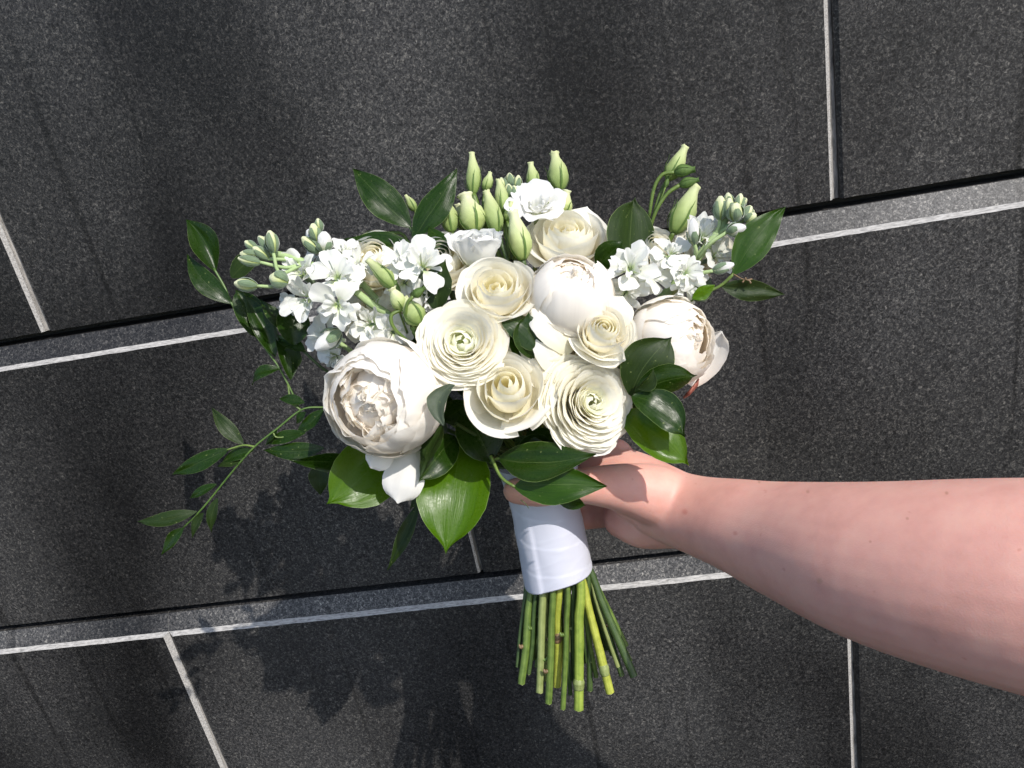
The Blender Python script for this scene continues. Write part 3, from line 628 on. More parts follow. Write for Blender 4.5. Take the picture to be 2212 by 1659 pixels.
# ------------------------------------------------------------------ lisianthus buds
def bud(parent, base, tip, wpx, seed, mat=None, open_=0., sep=5, sepl=.62):
    b, t = C(*base), C(*tip); e = t - b; l = e.length; e /= l; x = e.orthogonal().normalized(); y = e.cross(x)
    R = wpx * .5 * (base[2] + tip[2]) / 2 / F; rg = random.Random(seed)
    T = [(0, .34), (.08, .62), (.22, .92), (.36, 1), (.55, .90), (.72, .66), (.86, .44), (.95, .36 + .2 * open_), (1, .40 + .35 * open_)]
    NS_, NA_ = 22, 20; ph = rg.uniform(0, 6)
    v = []; f = []; uv = []
    for j in range(NS_ + 1):
        s = j / NS_; bend = math.sin(s * PI) * .03 * l
        for i in range(NA_):
            a = 2 * PI * i / NA_
            saw = ((a * 4 / (2 * PI) + s * 1.7 + ph) % 1.0)                      # four petals wound round each other
            r = R * tab(T, s) * (1 + .10 * (saw - .5)) * (1 + .05 * noise.noise(Vector((a, s * 4, seed))))
            zz = s * l + (.06 * l * noise.noise(Vector((a * 1.9, seed, 1))) if j == NS_ else 0)
            v.append(b + e * zz + x * (r * math.cos(a) + bend) + y * (r * math.sin(a))); uv.append((saw, s))
    for j in range(NS_):
        for i in range(NA_):
            f.append((j * NA_ + i, j * NA_ + (i + 1) % NA_, (j + 1) * NA_ + (i + 1) % NA_, (j + 1) * NA_ + i))
    c0 = len(v); v.append(b + e * l * .93 + x * 0); uv.append((.5, .8))
    for i in range(NA_): f.append((NS_ * NA_ + i, NS_ * NA_ + (i + 1) % NA_, c0))
    f.append(tuple(range(NA_ - 1, -1, -1)))
    o = link('bud', v, f, mat or M_BUD, parent, True, uv)
    for k in range(sep):                     # thin pointed sepals
        a0 = k * 2 * PI / sep + ph; ll = sepl * rg.uniform(.8, 1.15)
        def fn(u, s, a0=a0, ll=ll):
            a = a0 + u * .13 * (1 - s) ** .7 + .25 * s * rg_c
            r = R * (tab(T, min(1, s * ll)) * 1.10 + .04 + .42 * sm(.7, 1, s))
            return b + e * (s * ll * l) + x * (r * math.cos(a)) + y * (r * math.sin(a))
        rg_c = rg.uniform(-1, 1)
        vv, ff, uu = gridmesh(2, 7, fn); link('sepal', vv, ff, M_SEPAL, o, True, uu)
    return o
def sprig(name, label, cat, group, at):
    r = empty(name, Matrix.Translation(C(*at))); return tag(r, label, cat, group)
def st(parent, pts, rpx, mat=None, seg=7):
    P = [C(*p) for p in pts]; d = pts[0][2]
    n = len(P); return tube('stem', P, [lerp(rpx, rpx * .8, k / (n - 1)) * d / F for k in range(n)], mat or M_ST[0], parent, seg, 5, .06)
GB = 'lisianthus bud sprigs'
s1 = sprig('lisianthus_bud_sprig', 'cluster of pale green lisianthus buds standing at the top left of centre', 'flower bud', GB, (1085, 640, .66))
for b_, t_, w_, o_ in [((1022, 420, .675), (1019, 330, .68), 33, 0), ((1048, 412, .675), (1059, 372, .675), 24, 0), ((976, 502, .66), (962, 428, .665), 37, 0),
                       ((1028, 500, .655), (1004, 421, .66), 58, .6), ((1074, 505, .655), (1050, 412, .66), 40, .1), ((1087, 462, .668), (1077, 388, .672), 33, 0),
                       ((1096, 478, .66), (1104, 435, .66), 24, .2), ((1130, 562, .64), (1107, 457, .64), 50, .35), ((1000, 495, .675), (990, 442, .675), 34, .4)]:
    bud(s1, b_, t_, w_, b_[0] + b_[1] * .1, M_BUDY if o_ > .3 else M_BUD, o_)
st(s1, [(1022, 420, .675), (1035, 455, .672), (1052, 500, .668), (1082, 560, .665), (1100, 640, .66)], 7)
st(s1, [(1048, 412, .675), (1044, 450, .672), (1050, 500, .668)], 4)
st(s1, [(976, 502, .66), (982, 540, .665), (1010, 600, .67)], 4.5)
st(s1, [(1028, 500, .655), (1040, 540, .66), (1060, 600, .67)], 5)
st(s1, [(1074, 505, .655), (1092, 550, .65), (1112, 620, .65)], 7, M_ST[1])
st(s1, [(1087, 462, .668), (1092, 500, .664), (1100, 560, .66)], 5)
st(s1, [(1096, 478, .66), (1105, 530, .655), (1120, 600, .65)], 4)
st(s1, [(1130, 562, .64), (1136, 600, .643), (1140, 680, .65)], 6, M_ST[1])
stem_to_bundle(s1, C(1110, 640, .66), .0022)
s2 = sprig('lisianthus_bud_sprig', 'two tall pale buds and a short one rising behind the topmost open white flower', 'flower bud', GB, (1200, 520, .69))
for b_, t_, w_, o_ in [((1152, 412, .69), (1146, 352, .695), 30, .2), ((1210, 412, .69), (1197, 330, .695), 44, .3), ((1212, 462, .68), (1224, 412, .68), 38, .5)]:
    bud(s2, b_, t_, w_, b_[0], M_BUDY if o_ > .4 else M_BUD, o_)
st(s2, [(1152, 412, .69), (1158, 450, .69), (1175, 520, .69)], 4); st(s2, [(1210, 412, .69), (1207, 460, .69), (1195, 520, .69)], 5); st(s2, [(1212, 462, .68), (1206, 500, .685), (1198, 540, .69)], 4)
stem_to_bundle(s2, C(1196, 540, .69), .002)
s3 = sprig('lisianthus_bud_sprig', 'lisianthus buds with curling green sepals leaning left over the far-left rose', 'flower bud', GB, (900, 700, .60))
bud(s3, (852, 622, .60), (795, 562, .605), 36, 5, M_BUD, .1, sepl=.8); bud(s3, (908, 700, .59), (872, 645, .592), 48, 6, M_BUD, .2, sepl=.8)
bud(s3, (868, 668, .592), (845, 622, .588), 34, 7, M_BUDY, 1.0, sepl=.5); bud(s3, (858, 640, .60), (853, 606, .60), 17, 8, M_SEPAL, .3, sepl=1.3); bud(s3, (893, 640, .583), (918, 622, .58), 20, 9, M_SEPAL, .4, sepl=1.4)
st(s3, [(893, 640, .583), (880, 655, .583), (878, 680, .586), (895, 705, .592), (910, 712, .6)], 4, M_ST[0]); st(s3, [(868, 668, .592), (845, 682, .59), (852, 710, .592), (885, 740, .6), (905, 752, .61)], 4.5, M_ST[0])
st(s3, [(852, 622, .60), (868, 650, .603), (890, 700, .61)], 4); st(s3, [(858, 640, .60), (862, 670, .603), (880, 720, .61)], 3); st(s3, [(908, 700, .59), (915, 720, .6), (930, 760, .62)], 5)
stem_to_bundle(s3, C(915, 745, .615), .002)
s4 = sprig('lisianthus_bud_sprig', 'lisianthus buds on arching stems at the upper right above the round leaf', 'flower bud', GB, (1405, 490, .67))
bud(s4, (1443, 388, .672), (1480, 317, .675), 38, 11, M_BUD, .2); bud(s4, (1457, 372, .66), (1502, 366, .655), 28, 12, M_SEPAL, .2, sepl=1.05)
bud(s4, (1468, 400, .66), (1510, 388, .655), 23, 13, M_SEPAL, .2, sepl=1.1); bud(s4, (1455, 503, .655), (1502, 402, .66), 52, 14, M_BUD, .25); bud(s4, (1437, 405, .665), (1444, 380, .665), 10, 15, M_SEPAL, 0)
st(s4, [(1457, 372, .66), (1430, 378, .662), (1412, 410, .665), (1402, 470, .67)], 4.5); st(s4, [(1443, 388, .672), (1426, 420, .672), (1408, 480, .672)], 5); st(s4, [(1468, 400, .66), (1440, 420, .662), (1418, 455, .665), (1405, 490, .67)], 4.5)
st(s4, [(1437, 405, .665), (1430, 425, .665), (1424, 440, .665)], 2); st(s4, [(1455, 503, .655), (1440, 530, .66), (1415, 570, .67)], 6)
stem_to_bundle(s4, C(1404, 500, .672), .002)
s5 = sprig('lisianthus_bud_sprig', 'slim green bud lying sideways on a curved stem at upper left', 'flower bud', GB, (880, 512, .665))
bud(s5, (824, 507, .665), (770, 514, .668), 21, 16, M_BUD, 0, sepl=.9); st(s5, [(824, 507, .665), (850, 503, .665), (872, 508, .666), (890, 540, .67)], 4)
bud(s5, (897, 455, .67), (876, 422, .672), 20, 17, M_BUD, 0, sepl=.9); st(s5, [(897, 455, .67), (903, 480, .67), (900, 540, .672)], 3)
stem_to_bundle(s5, C(897, 545, .672), .0018)

# ------------------------------------------------------------------ white stock
def floret(parent, px, py, d, Rpx, axis, seed, n1=5, n2=6, droop=0., mat=None):
    R = Rpx * d / F; rg = random.Random(seed); ax = D(*axis); rot = frame(ax, rg.uniform(0, 6)); loc = C(px, py, d) - ax * R * .25
    inv = WM[parent].inverted()
    # green tube under the floret is the part, its petals are sub-parts
    pts = [loc - ax * R * .75, loc - ax * R * .3, loc + ax * R * .05]
    cal = tube('floret', pts, [R * .10, R * .15, R * .12], M_FUZZ, parent, 8, 3)
    W = inv @ m4(rot, loc)
    class Sub: pass
    def add(phi, prof, half, sd, **k):
        def place(p): return W @ Vector(p)
        o = petal(cal, mat or M_WHITE, R, phi, prof, half, seed=sd, **k)
        for vv in o.data.vertices: vv.co = W @ vv.co
        return o
    cl = rg.choice((0, 0, .25, .5)); sc = 1 - .35 * cl
    for j in range(n1):
        z = rg.uniform(-.12, .22) + .55 * cl
        add(j * 2 * PI / n1 + rg.uniform(-.2, .2), [(.04, 0), (.22, .26), (.62, .36 + z * .5), (sc * rg.uniform(.78, 1.10), .20 + z * 1.4 - droop)], rg.uniform(.46, .66), seed + j, tuck=.06, ruf=.24, rfreq=1.5, rnd_top=.26, notch=rg.choice((0, .05, .10)), liprag=.03, nu=12, nv=10, narrow=.35)
    for j in range(n2):
        t = rg.uniform(.22, .72)
        add(j * 2.4 + rg.uniform(-.3, .3), [(.04, .02), (.12, .3), (t * .6, .5), (t, rg.uniform(.42, .80))], rg.uniform(.45, .72), seed + 30 + j, tuck=.1, ruf=.28, rfreq=1.6, rnd_top=.28, notch=rg.choice((0, .08)), liprag=.03, nu=10, nv=9, narrow=.35)
    return cal
def fuzzbud(parent, base, tip, wpx, seed, white=.0):
    """stock bud: two or three downy sepals clasping a yellow-white knob"""
    b, t = C(*base), C(*tip); e = t - b; l = e.length; e /= l; x = e.orthogonal().normalized(); y = e.cross(x); rg = random.Random(seed)
    R = wpx * .41 * base[2] / F; x = Matrix.Rotation(rg.uniform(0, 6), 3, e) @ x; y = e.cross(x)
    T = [(0, .30), (.15, .72), (.4, 1), (.65, .95), (.85, .70), (1, .25)]
    def core(u, v):
        a = PI * u; r = R * .82 * tab(T, v) * (1 + .12 * noise.noise(Vector((math.cos(a) * 2, math.sin(a) * 2, v * 3 + seed))) + .10 * math.sin(5 * a + 3 * v))
        return b + e * (l * v * (1.04 + .2 * white)) + x * (r * math.cos(a)) + y * (r * math.sin(a))
    v, f, uv = gridmesh(16, 10, core); o = link('bud', v, f, M_BUDY if white < .5 else M_LIS, parent, True, uv)
    for k in range(4):
        a0 = k * PI / 2; sl_ = rg.uniform(.78, 1.02) * (1 - .25 * white)
        def fn(u, v, a0=a0, sl_=sl_):
            a = a0 + u * .62 * (1 - .55 * v ** 3); r = R * (tab(T, v * sl_) * 1.02 + .10 - .10 * abs(u)) + R * .10 * noise.noise(Vector((u * 2, v * 3, seed + k)))
            return b + e * (l * v * sl_) + x * (r * math.cos(a)) + y * (r * math.sin(a))
        v, f, uv = gridmesh(6, 9, fn); link('sepal', v, f, M_FUZZ, o, True, uv)
    return o
GS = 'white stock stems'
k1 = sprig('stock_stem', 'white stock reaching out to the far left with downy green buds at its tip', 'stock flower', GS, (860, 690, .62))
st(k1, [(880, 705, .625), (800, 655, .62), (730, 600, .615), (640, 560, .612), (575, 545, .61)], 9, M_ST[5], 9)
for a in [(648, 588, .61, 60, (-.35, .35, .85)), (660, 645, .603, 58, (-.4, -.15, .9)), (728, 598, .602, 64, (.1, .3, .93)), (728, 660, .593, 62, (.05, -.3, .95)), (775, 572, .612, 50, (.3, .5, .8)), (632, 660, .625, 40, (-.5, -.4, .75))]:
    floret(k1, *a[:4], a[4], int(a[0] + a[1]))
for b_, t_, w_, wh in [((588, 545, .61), (560, 512, .612), 34, .3), ((580, 560, .606), (548, 535, .604), 32, 0), ((560, 552, .606), (520, 548, .604), 30, 0), ((562, 568, .602), (516, 558, .60), 30, 0), ((556, 540, .612), (530, 522, .612), 26, 0), ((592, 545, .60), (582, 500, .598), 36, .4), ((556, 618, .60), (508, 612, .598), 36, .4), ((622, 610, .596), (584, 598, .594), 52, .7)]:
    fuzzbud(k1, b_, t_, w_, b_[0] + b_[1])
for q in [[(640, 560, .612), (610, 552, .611), (585, 545, .61)], [(640, 562, .612), (600, 560, .607), (578, 560, .606)], [(655, 568, .612), (618, 578, .606), (560, 566, .602)], [(655, 570, .612), (605, 590, .602), (590, 545, .60)], [(650, 600, .61), (600, 618, .602), (556, 618, .60)]]: st(k1, q, 4.5, M_ST[5])
stem_to_bundle(k1, C(880, 705, .625), .003, 5)
k2 = sprig('stock_stem', 'shorter white stock topped by pale half-open buds, just left of the sideways bud', 'stock flower', GS, (800, 660, .64))
st(k2, [(830, 665, .635), (770, 600, .63), (715, 555, .625), (690, 530, .625)], 8, M_ST[5], 9)
for b_, t_, w_, wh in [((688, 530, .62), (668, 502, .618), 40, .8), ((690, 545, .612), (655, 515, .61), 34, .2), ((702, 545, .61), (700, 508, .606), 46, .9), ((684, 520, .61), (676, 486, .608), 34, .3), ((693, 500, .612), (686, 473, .61), 24, 0)]: fuzzbud(k2, b_, t_, w_, b_[0] * 2 + b_[1], wh)
for q in [[(770, 600, .63), (735, 565, .618), (700, 545, .61)], [(780, 620, .625), (740, 585, .615), (692, 545, .612)], [(715, 555, .625), (700, 530, .615), (690, 500, .612)]]: st(k2, q, 4.5, M_ST[5])
for a in [(672, 572, .632, 42, (-.4, .6, .7)), (745, 545, .638, 40, (.1, .6, .75)), (800, 700, .612, 60, (-.1, -.1, .98)), (850, 718, .610, 50, (.2, -.2, .95))]: floret(k2, *a[:4], a[4], int(a[0] + a[1] * 2))
stem_to_bundle(k2, C(830, 668, .636), .0028, 5)
k3 = sprig('stock_stem', 'white stock florets with lime centres left of the open yellow-hearted rose', 'stock flower', GS, (890, 640, .63))
st(k3, [(905, 690, .635), (893, 640, .63), (888, 580, .625)], 7, M_ST[5], 9)
for a in [(868, 562, .605, 58, (-.2, .5, .85)), (912, 575, .598, 66, (.12, .3, .95)), (928, 632, .606, 50, (.3, -.4, .85)), (870, 612, .612, 48, (-.3, -.2, .9))]: floret(k3, *a[:4], a[4], int(a[0] * 3 + a[1]))
stem_to_bundle(k3, C(905, 692, .635), .0028, 5)
k4 = sprig('stock_stem', 'white stock at the upper right with a clustered downy bud head', 'stock flower', GS, (1430, 660, .65))
st(k4, [(1400, 680, .65), (1450, 620, .64), (1500, 565, .633), (1545, 510, .63), (1572, 465, .63)], 10, M_ST[5], 9)
for a in [(1362, 580, .608, 66, (-.1, .3, .95)), (1352, 632, .616, 48, (-.2, -.4, .9)), (1405, 595, .618, 54, (.25, .0, .95)), (1448, 548, .620, 52, (.0, .5, .85)), (1482, 590, .610, 50, (.2, .1, .98)), (1482, 620, .616, 42, (.2, -.5, .85)), (1518, 510, .638, 60, (.1, .55, .85)), (1548, 552, .636, 48, (.5, .2, .85))]: floret(k4, *a[:4], a[4], int(a[0] * 5 + a[1]))
rb = random.Random(5)
for b_, t_, w_, wh in [((1555, 475, .625), (1556, 428, .622), 40, .3), ((1575, 470, .622), (1575, 430, .618), 34, .1), ((1590, 478, .618), (1588, 440, .612), 44, .1), ((1600, 478, .622), (1622, 446, .618), 38, 0), ((1592, 460, .626), (1600, 420, .626), 30, 0), ((1578, 455, .63), (1572, 418, .63), 28, 0), ((1605, 470, .625), (1628, 455, .624), 28, 0), ((1610, 480, .618), (1632, 462, .614), 32, 0), ((1570, 500, .615), (1605, 492, .61), 36, .8), ((1500, 528, .612), (1497, 482, .608), 36, .9), ((1540, 585, .61), (1580, 572, .607), 32, .5), ((1588, 448, .628), (1612, 430, .628), 26, 0)]: fuzzbud(k4, b_, t_, w_, b_[0] + b_[1] * 3, wh)
for q in [[(1545, 510, .63), (1553, 490, .626), (1555, 475, .625)], [(1550, 505, .63), (1575, 490, .622), (1590, 478, .618)], [(1560, 490, .63), (1582, 486, .624), (1604, 478, .622)], [(1505, 560, .63), (1535, 525, .618), (1570, 502, .615)], [(1495, 575, .63), (1503, 545, .616), (1500, 528, .612)], [(1470, 610, .63), (1510, 592, .614), (1540, 585, .61)]]: st(k4, q, 5, M_ST[5])
stem_to_bundle(k4, C(1400, 680, .65), .003, 5)
k5 = sprig('stock_stem', 'drooping white stock floret below the far-left rose, beside the large peony', 'stock flower', GS, (760, 790, .64))
st(k5, [(800, 790, .65), (760, 760, .64), (725, 735, .635)], 6, M_ST[5]); floret(k5, 705, 728, .632, 58, (-.5, .1, .85), 77); floret(k5, 722, 772, .63, 40, (-.2, -.7, .7), 78)
fuzzbud(k5, (735, 715, .612), (690, 748, .606), 52, 79, .8)
stem_to_bundle(k5, C(800, 790, .65), .002, 5)
k6 = sprig('stock_stem', 'grey-green downy stock tip among the buds left of the topmost flower', 'stock flower', GS, (1095, 460, .685))
st(k6, [(1110, 560, .69), (1103, 480, .685), (1095, 430, .683)], 5, M_ST[5])
for b_, t_, w_ in [((1090, 412, .68), (1082, 385, .68), 26), ((1104, 405, .682), (1100, 375, .682), 28), ((1115, 412, .68), (1120, 380, .68), 26), ((1100, 425, .675), (1098, 398, .673), 26), ((1112, 430, .676), (1110, 402, .674), 26)]: fuzzbud(k6, b_, t_, w_, b_[0] * 7 + b_[1])
stem_to_bundle(k6, C(1110, 565, .69), .002, 5)

# ------------------------------------------------------------------ foliage
BROAD = [(0, .10), (.06, .38), (.16, .68), (.32, .93), (.48, 1), (.64, .93), (.76, .74), (.84, .52), (.89, .32), (.925, .15), (.955, .075), (1, .0)]
LANCE = [(0, .08), (.07, .36), (.18, .70), (.33, .96), (.45, 1), (.60, .86), (.75, .58), (.88, .28), (.95, .12), (1, 0)]
def leaf(parent, base, tip, wpx, shape=LANCE, roll=0., bend=.06, fold=.15, mat=None, seed=0., twist=0., nu=10, nv=26, side=0., petiole=True):
    b, t = C(*base), C(*tip); L_ = t - b; l = L_.length; e = L_ / l
    n0 = (-AF - e * (-AF).dot(e)).normalized(); n0 = Matrix.Rotation(math.radians(roll), 3, e) @ n0
    wd = wpx * (base[2] + tip[2]) / 2 / F / max(.35, math.cos(math.radians(roll)))
    def fn(u, v):
        w_ = tab(shape, v) * wd / 2
        nn = Matrix.Rotation(math.radians(twist) * v, 3, e) @ n0; s = e.cross(nn)
        wave = noise.noise(Vector((u * 1.3 + seed, v * 2.4, seed))) * .045 * l + noise.noise(Vector((u * 2.6, v * 7 + seed, seed + 3))) * .012 * l * abs(u)
        return b + e * (l * v) + s * (u * w_ + side * l * 4 * v * (1 - v)) + nn * (bend * l * 4 * v * (1 - v) + fold * w_ * abs(u) ** 1.4 + wave * sm(0, .3, v))
    v, f, uv = gridmesh(nu, nv, fn); return link('leaf', v, f, mat or M_LEAF, parent, True, uv)
GF = 'ruscus foliage sprigs'
def fol(label, at): return sprig('ruscus_sprig', label, 'foliage', GF, at)
# pair at the upper left
g = fol('pair of pointed dark green leaves spread like a V at the upper left', (900, 560, .66))
leaf(g, (887, 491, .655), (762, 362, .665), 74, LANCE, 10, .05, .2, M_LEAF, 1.1, side=-.03); leaf(g, (893, 514, .65), (988, 365, .655), 68, LANCE, -12, .06, .12, M_LEAF, 2.2, side=.05)
st(g, [(887, 491, .655), (893, 510, .655), (902, 545, .66), (905, 600, .668)], 4, M_ST[1]); leaf(g, (905, 540, .645), (742, 518, .655), 34, LANCE, 35, .08, .2, M_LEAF, 3.3)
leaf(g, (968, 566, .63), (925, 488, .645), 44, LANCE, 20, .05, .2, M_LEAF, 4.4)
stem_to_bundle(g, C(905, 600, .668), .0016)
g = fol('single upright pointed leaf between the stock florets and the open rose', (955, 660, .605))
leaf(g, (945, 668, .603), (962, 560, .60), 74, [(0, .3), (.2, .75), (.4, 1), (.6, .95), (.75, .6), (.88, .25), (1, 0)], -20, .05, .25, M_LEAFO, 5.5, side=-.05)
stem_to_bundle(g, C(950, 690, .615), .0016)
g = fol('broad olive leaf standing behind the top of the right-hand peony', (1350, 600, .655))
leaf(g, (1362, 590, .645), (1372, 427, .652), 116, BROAD, 30, .02, .05, M_LEAFO, 6.6, side=-.04); leaf(g, (1290, 575, .64), (1345, 520, .63), 62, BROAD, 20, .06, .1, M_LEAF, 7.7)
stem_to_bundle(g, C(1352, 610, .655), .0018)
g = fol('sprig at the right edge with one leaf pointing up and one pointing right', (1500, 640, .63))
leaf(g, (1585, 592, .612), (1698, 446, .61), 76, LANCE, -8, .04, .12, M_LEAFM, 8.8, side=-.05); leaf(g, (1558, 618, .615), (1695, 636, .615), 46, LANCE, 15, .05, .15, M_LEAFO, 9.9)
leaf(g, (1500, 650, .62), (1535, 600, .62), 44, BROAD, 25, .05, .1, M_LEAFG, 1.9); leaf(g, (1495, 645, .612), (1545, 615, .612), 30, LANCE, 15, .05, .1, M_LEAFB, 2.9)
st(g, [(1585, 592, .612), (1555, 618, .615), (1500, 645, .62), (1440, 690, .64)], 3.6, M_ST[0]); tube('dry_flower', [C(1585, 592, .611), C(1602, 602, .608), C(1618, 606, .606), C(1622, 612, .606)], [.0006, .0005, .0006, .0008], M_ST[4], g, 5, 3, .5)
for q in [(1604, 610), (1612, 600), (1625, 603)]: tube('dry_flower', [C(1608, 605, .607), C(q[0], q[1], .606)], [.0004, .0008], M_ST[4], g, 5, 2, .4)
stem_to_bundle(g, C(1440, 690, .64), .0016)
# upper left trailing sprig
g = fol('trailing sprig of narrow leaves hanging along the far left edge', (690, 800, .66))
leaf(g, (466, 586, .66), (402, 474, .668), 58, LANCE, 12, .05, .85, M_LEAF, 11.1, side=.08); leaf(g, (502, 656, .658), (404, 548, .665), 46, LANCE, 12, .06, .3, M_LEAF, 12.1, side=-.08)
leaf(g, (500, 600, .675), (560, 545, .68), 56, BROAD, -30, .03, .1, M_LEAFO, 13.1); leaf(g, (560, 730, .65), (508, 625, .655), 58, BROAD, 20, .04, .3, M_LEAF, 14.1, side=.05)
leaf(g, (595, 770, .648), (525, 632, .652), 46, LANCE, 20, .05, .4, M_LEAF, 15.1, side=.03); leaf(g, (620, 720, .645), (562, 648, .65), 30, LANCE, 40, .05, .2, M_LEAF, 16.1)
leaf(g, (635, 745, .64), (625, 655, .645), 62, BROAD, 30, .05, .3, M_LEAF, 17.1); leaf(g, (628, 820, .645), (590, 722, .65), 34, LANCE, 40, .1, .2, M_LEAF, 18.1, side=.08)
leaf(g, (640, 745, .643), (635, 800, .65), 50, LANCE, 25, .06, .2, M_LEAFO, 19.1); leaf(g, (608, 795, .648), (545, 832, .655), 26, LANCE, 30, .25, .2, M_LEAF, 20.1)
leaf(g, (660, 760, .64), (595, 735, .65), 26, LANCE, 40, .1, .2, M_LEAF, 21.1)
st(g, [(462, 580, .66), (485, 620, .66), (503, 660, .658), (560, 735, .652), (600, 790, .648), (622, 830, .648), (648, 884, .648)], 2.6, M_VINE); st(g, [(600, 725, .65), (640, 745, .643), (690, 790, .645), (720, 810, .65)], 3.4, M_ST[1])
stem_to_bundle(g, C(720, 812, .65), .0016)
# lower left trailing sprig
g = fol('long trailing sprig with small leaves drooping to the lower left', (720, 880, .655))
st(g, [(740, 885, .65), (690, 880, .648), (650, 886, .645), (600, 925, .642), (550, 965, .64), (505, 1015, .642), (440, 1095, .645), (395, 1141, .648)], 2.3, M_VINE)
st(g, [(550, 965, .64), (525, 962, .64), (490, 972, .638)], 2.4, M_ST[0]); st(g, [(650, 886, .645), (640, 878, .645), (628, 868, .645), (622, 830, .648)], 2.6, M_ST[0])
for a in [((526, 960), (457, 880), 36, 20, .04, M_LEAFO, -.04), ((495, 970), (371, 1025), 46, 15, .06, M_LEAF, -.03), ((548, 972), (480, 1001), 30, 20, .08, M_LEAF, .03), ((525, 998), (470, 1008), 20, 40, .08, M_LEAFO, 0), ((468, 1046), (409, 1076), 24, 30, .08, M_LEAF, -.04), ((425, 1105), (297, 1127), 36, 20, .08, M_LEAFO, -.06),
          ((397, 1140), (350, 1198), 32, 10, .05, M_LEAF, .03), ((470, 1076), (456, 1150), 30, 15, .04, M_LEAFO, .04), ((440, 1108), (415, 1162), 28, 25, .04, M_LEAFO, .05), ((700, 968), (568, 972), 44, 15, .06, M_LEAF, -.05), ((700, 885), (638, 940), 34, 30, .06, M_LEAF, -.06), ((658, 870), (602, 862), 26, 15, .05, M_LEAF, .04),
          ((600, 930), (575, 960), 18, 40, .05, M_LEAF, 0), ((660, 935), (572, 962), 30, 35, .07, M_LEAF, 0), ((660, 890), (640, 915), 22, 30, .05, M_LEAF, 0)]:
    d = .642; leaf(g, a[0] + (d,), a[1] + (d + .006,), a[2] * .86, LANCE, a[3], a[4], .2, a[5], a[0][0] * .13, side=a[6], nu=8, nv=14)
st(g, [(590, 935, .642), (600, 945, .642), (640, 940, .645)], 2, M_ST[0])
stem_to_bundle(g, C(740, 885, .65), .0016)
g = fol('glossy pale-lit narrow leaf pointing left beneath the large peony', (790, 985, .65))
leaf(g, (775, 985, .64), (625, 992, .632), 42, LANCE, -35, .05, .2, M_LEAF, 31.1, side=-.04); leaf(g, (690, 1000, .66), (692, 1070, .665), 46, LANCE, 10, .04, .2, M_LEAFO, 32.1); leaf(g, (780, 1000, .655), (705, 1060, .66), 40, LANCE, 45, .04, .3, M_LEAF, 33.1)
stem_to_bundle(g, C(790, 988, .65), .0014)
# broad leaves under the peony
g = fol('broad bright green leaf with a spiked tip under the left of the large peony', (820, 960, .63))
leaf(g, (845, 955, .648), (706, 1089, .615), 142, BROAD, -8, .06, .12, M_LEAFB, 41.1, side=-.05); stem_to_bundle(g, C(850, 950, .635), .0016)
g = fol('largest leaf, broad and sunlit, hanging point down below the centre', (1000, 950, .63))
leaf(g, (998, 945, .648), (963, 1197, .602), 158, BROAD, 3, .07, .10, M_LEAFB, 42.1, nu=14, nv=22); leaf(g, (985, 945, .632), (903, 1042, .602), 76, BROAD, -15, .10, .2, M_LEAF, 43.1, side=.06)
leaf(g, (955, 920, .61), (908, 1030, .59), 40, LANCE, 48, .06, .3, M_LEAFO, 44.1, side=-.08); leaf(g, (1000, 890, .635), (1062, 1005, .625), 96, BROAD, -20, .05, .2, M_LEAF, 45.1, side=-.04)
stem_to_bundle(g, C(1005, 935, .63), .0018)
g = fol('small grey-backed leaf folded over beside the large peony', (985, 900, .60))
leaf(g, (978, 830, .556), (957, 919, .552), 44, [(0, .3), (.2, .75), (.45, 1), (.7, .8), (.9, .5), (1, .12)], 10, .04, .35, M_LEAFG, 46.1, side=.26); stem_to_bundle(g, C(985, 915, .61), .0014)
g = fol('faint narrow leaf hanging straight down left of the ribbon', (905, 1090, .67))
leaf(g, (905, 1085, .665), (837, 1232, .672), 30, LANCE, 25, .05, .2, M_LEAFO, 47.1, side=-.05); leaf(g, (925, 1050, .665), (885, 1100, .668), 24, LANCE, 20, .05, .2, M_LEAFO, 48.1)
st(g, [(905, 1085, .665), (930, 1050, .66), (990, 1000, .655)], 2.4, M_ST[1]); stem_to_bundle(g, C(990, 1000, .655), .0014)
# dark curled leaves in the middle
g = fol('curled dark green leaves in the very middle between roses and peony', (1110, 760, .60))
leaf(g, (1085, 690, .585), (1160, 765, .588), 62, BROAD, -25, .12, -.3, M_LEAF, 51.1, side=-.18); leaf(g, (1150, 775, .592), (1142, 674, .588), 64, BROAD, 15, .08, .25, M_LEAF, 52.1, side=-.1); leaf(g, (1130, 790, .593), (1088, 700, .595), 46, LANCE, 20, .05, .3, M_LEAF, 53.1, side=.1)
stem_to_bundle(g, C(1120, 790, .61), .0016)
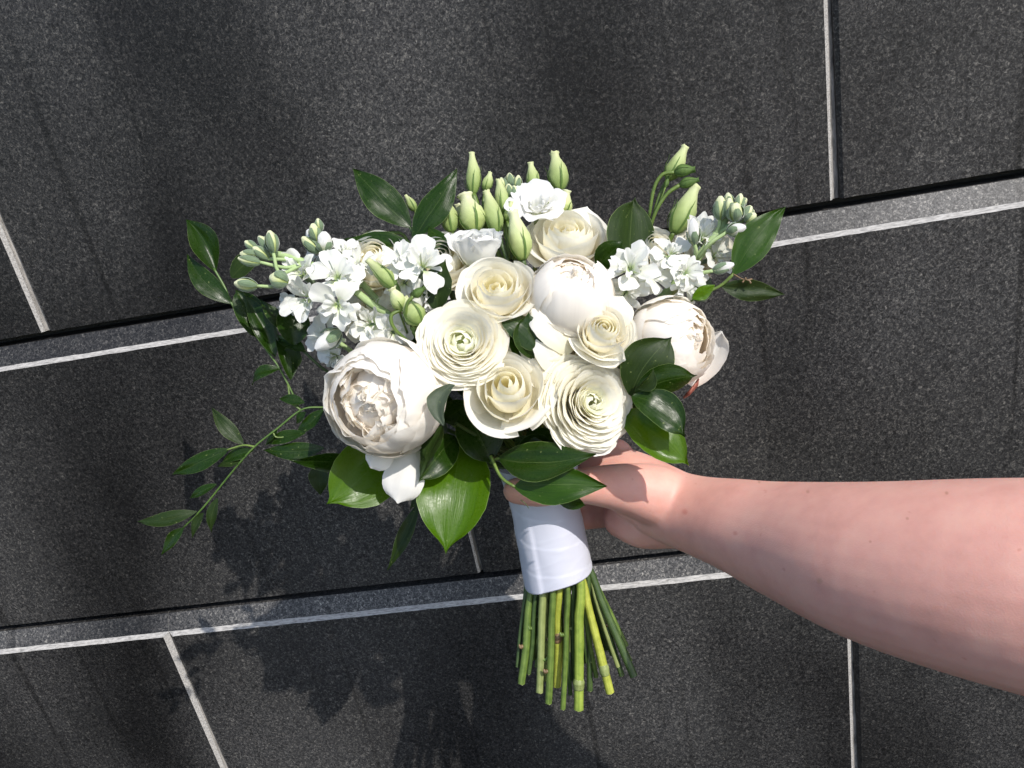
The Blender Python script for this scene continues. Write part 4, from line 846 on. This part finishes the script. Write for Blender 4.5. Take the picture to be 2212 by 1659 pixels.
# right-hand cluster
g = fol('cluster of broad glossy leaves at the right between ranunculus and peony', (1365, 850, .61))
leaf(g, (1362, 855, .590), (1452, 728, .583), 112, BROAD, 8, .06, .1, M_LEAFO, 61.1, side=-.10); leaf(g, (1372, 848, .580), (1506, 811, .572), 68, BROAD, 22, .06, -.25, M_LEAF, 62.1, side=-.08)
leaf(g, (1366, 855, .578), (1479, 944, .568), 78, BROAD, -18, .06, .3, M_LEAF, 63.1, side=-.10); leaf(g, (1385, 868, .598), (1474, 930, .596), 66, BROAD, 10, .05, .15, M_LEAFB, 64.1, side=.15)
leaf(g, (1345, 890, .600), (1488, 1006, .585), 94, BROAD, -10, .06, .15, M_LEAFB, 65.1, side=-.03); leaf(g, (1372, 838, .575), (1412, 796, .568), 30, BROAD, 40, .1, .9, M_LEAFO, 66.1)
stem_to_bundle(g, C(1362, 862, .605), .0016)
g = fol('pair of speckled leaves pointing right across the hand', (1075, 1000, .62))
leaf(g, (1078, 990, .600), (1288, 981, .575), 84, LANCE, -28, .07, .12, M_LEAF, 71.1, side=.09, nv=22); leaf(g, (1112, 1052, .588), (1312, 1050, .572), 88, LANCE, -10, .05, .14, M_LEAFM, 72.1, side=-.02, nv=22); leaf(g, (1200, 1072, .588), (1266, 1092, .585), 34, BROAD, 20, .04, .2, M_LEAF, 73.1)
st(g, [(1060, 985, .605), (1082, 1030, .595), (1112, 1052, .588)], 4, M_ST[0]); st(g, [(1060, 1000, .61), (1072, 992, .603), (1080, 990, .60)], 3.5, M_ST[0])
tube('tendril', [C(1125, 1080, .583), C(1135, 1088, .582), C(1142, 1098, .582)], [.0004, .0003, .0003], M_ST[1], g, 5, 3); stem_to_bundle(g, C(1062, 985, .612), .0018)
# dark inner greenery that fills the bouquet
fr = random.Random(99)
for i, (x, y, lab) in enumerate([(960, 900, 'shaded filler leaves behind the left side of the lower centre rose'), (1130, 960, 'shaded filler leaves below the lower centre rose'), (1240, 720, 'shaded filler leaves deep between the two upper peonies'),
                                 (900, 760, 'shaded filler leaves deep behind the left ranunculus'), (1330, 900, 'shaded filler leaves behind the right ranunculus')]):
    g = fol(lab, (x, y, .64))
    for k in range(4):
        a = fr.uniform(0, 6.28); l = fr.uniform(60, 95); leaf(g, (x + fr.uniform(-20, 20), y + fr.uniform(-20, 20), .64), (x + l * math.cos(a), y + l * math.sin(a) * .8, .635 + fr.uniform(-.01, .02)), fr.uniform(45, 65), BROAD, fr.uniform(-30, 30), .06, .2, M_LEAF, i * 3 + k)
    stem_to_bundle(g, C(x, y, .64), .0016)
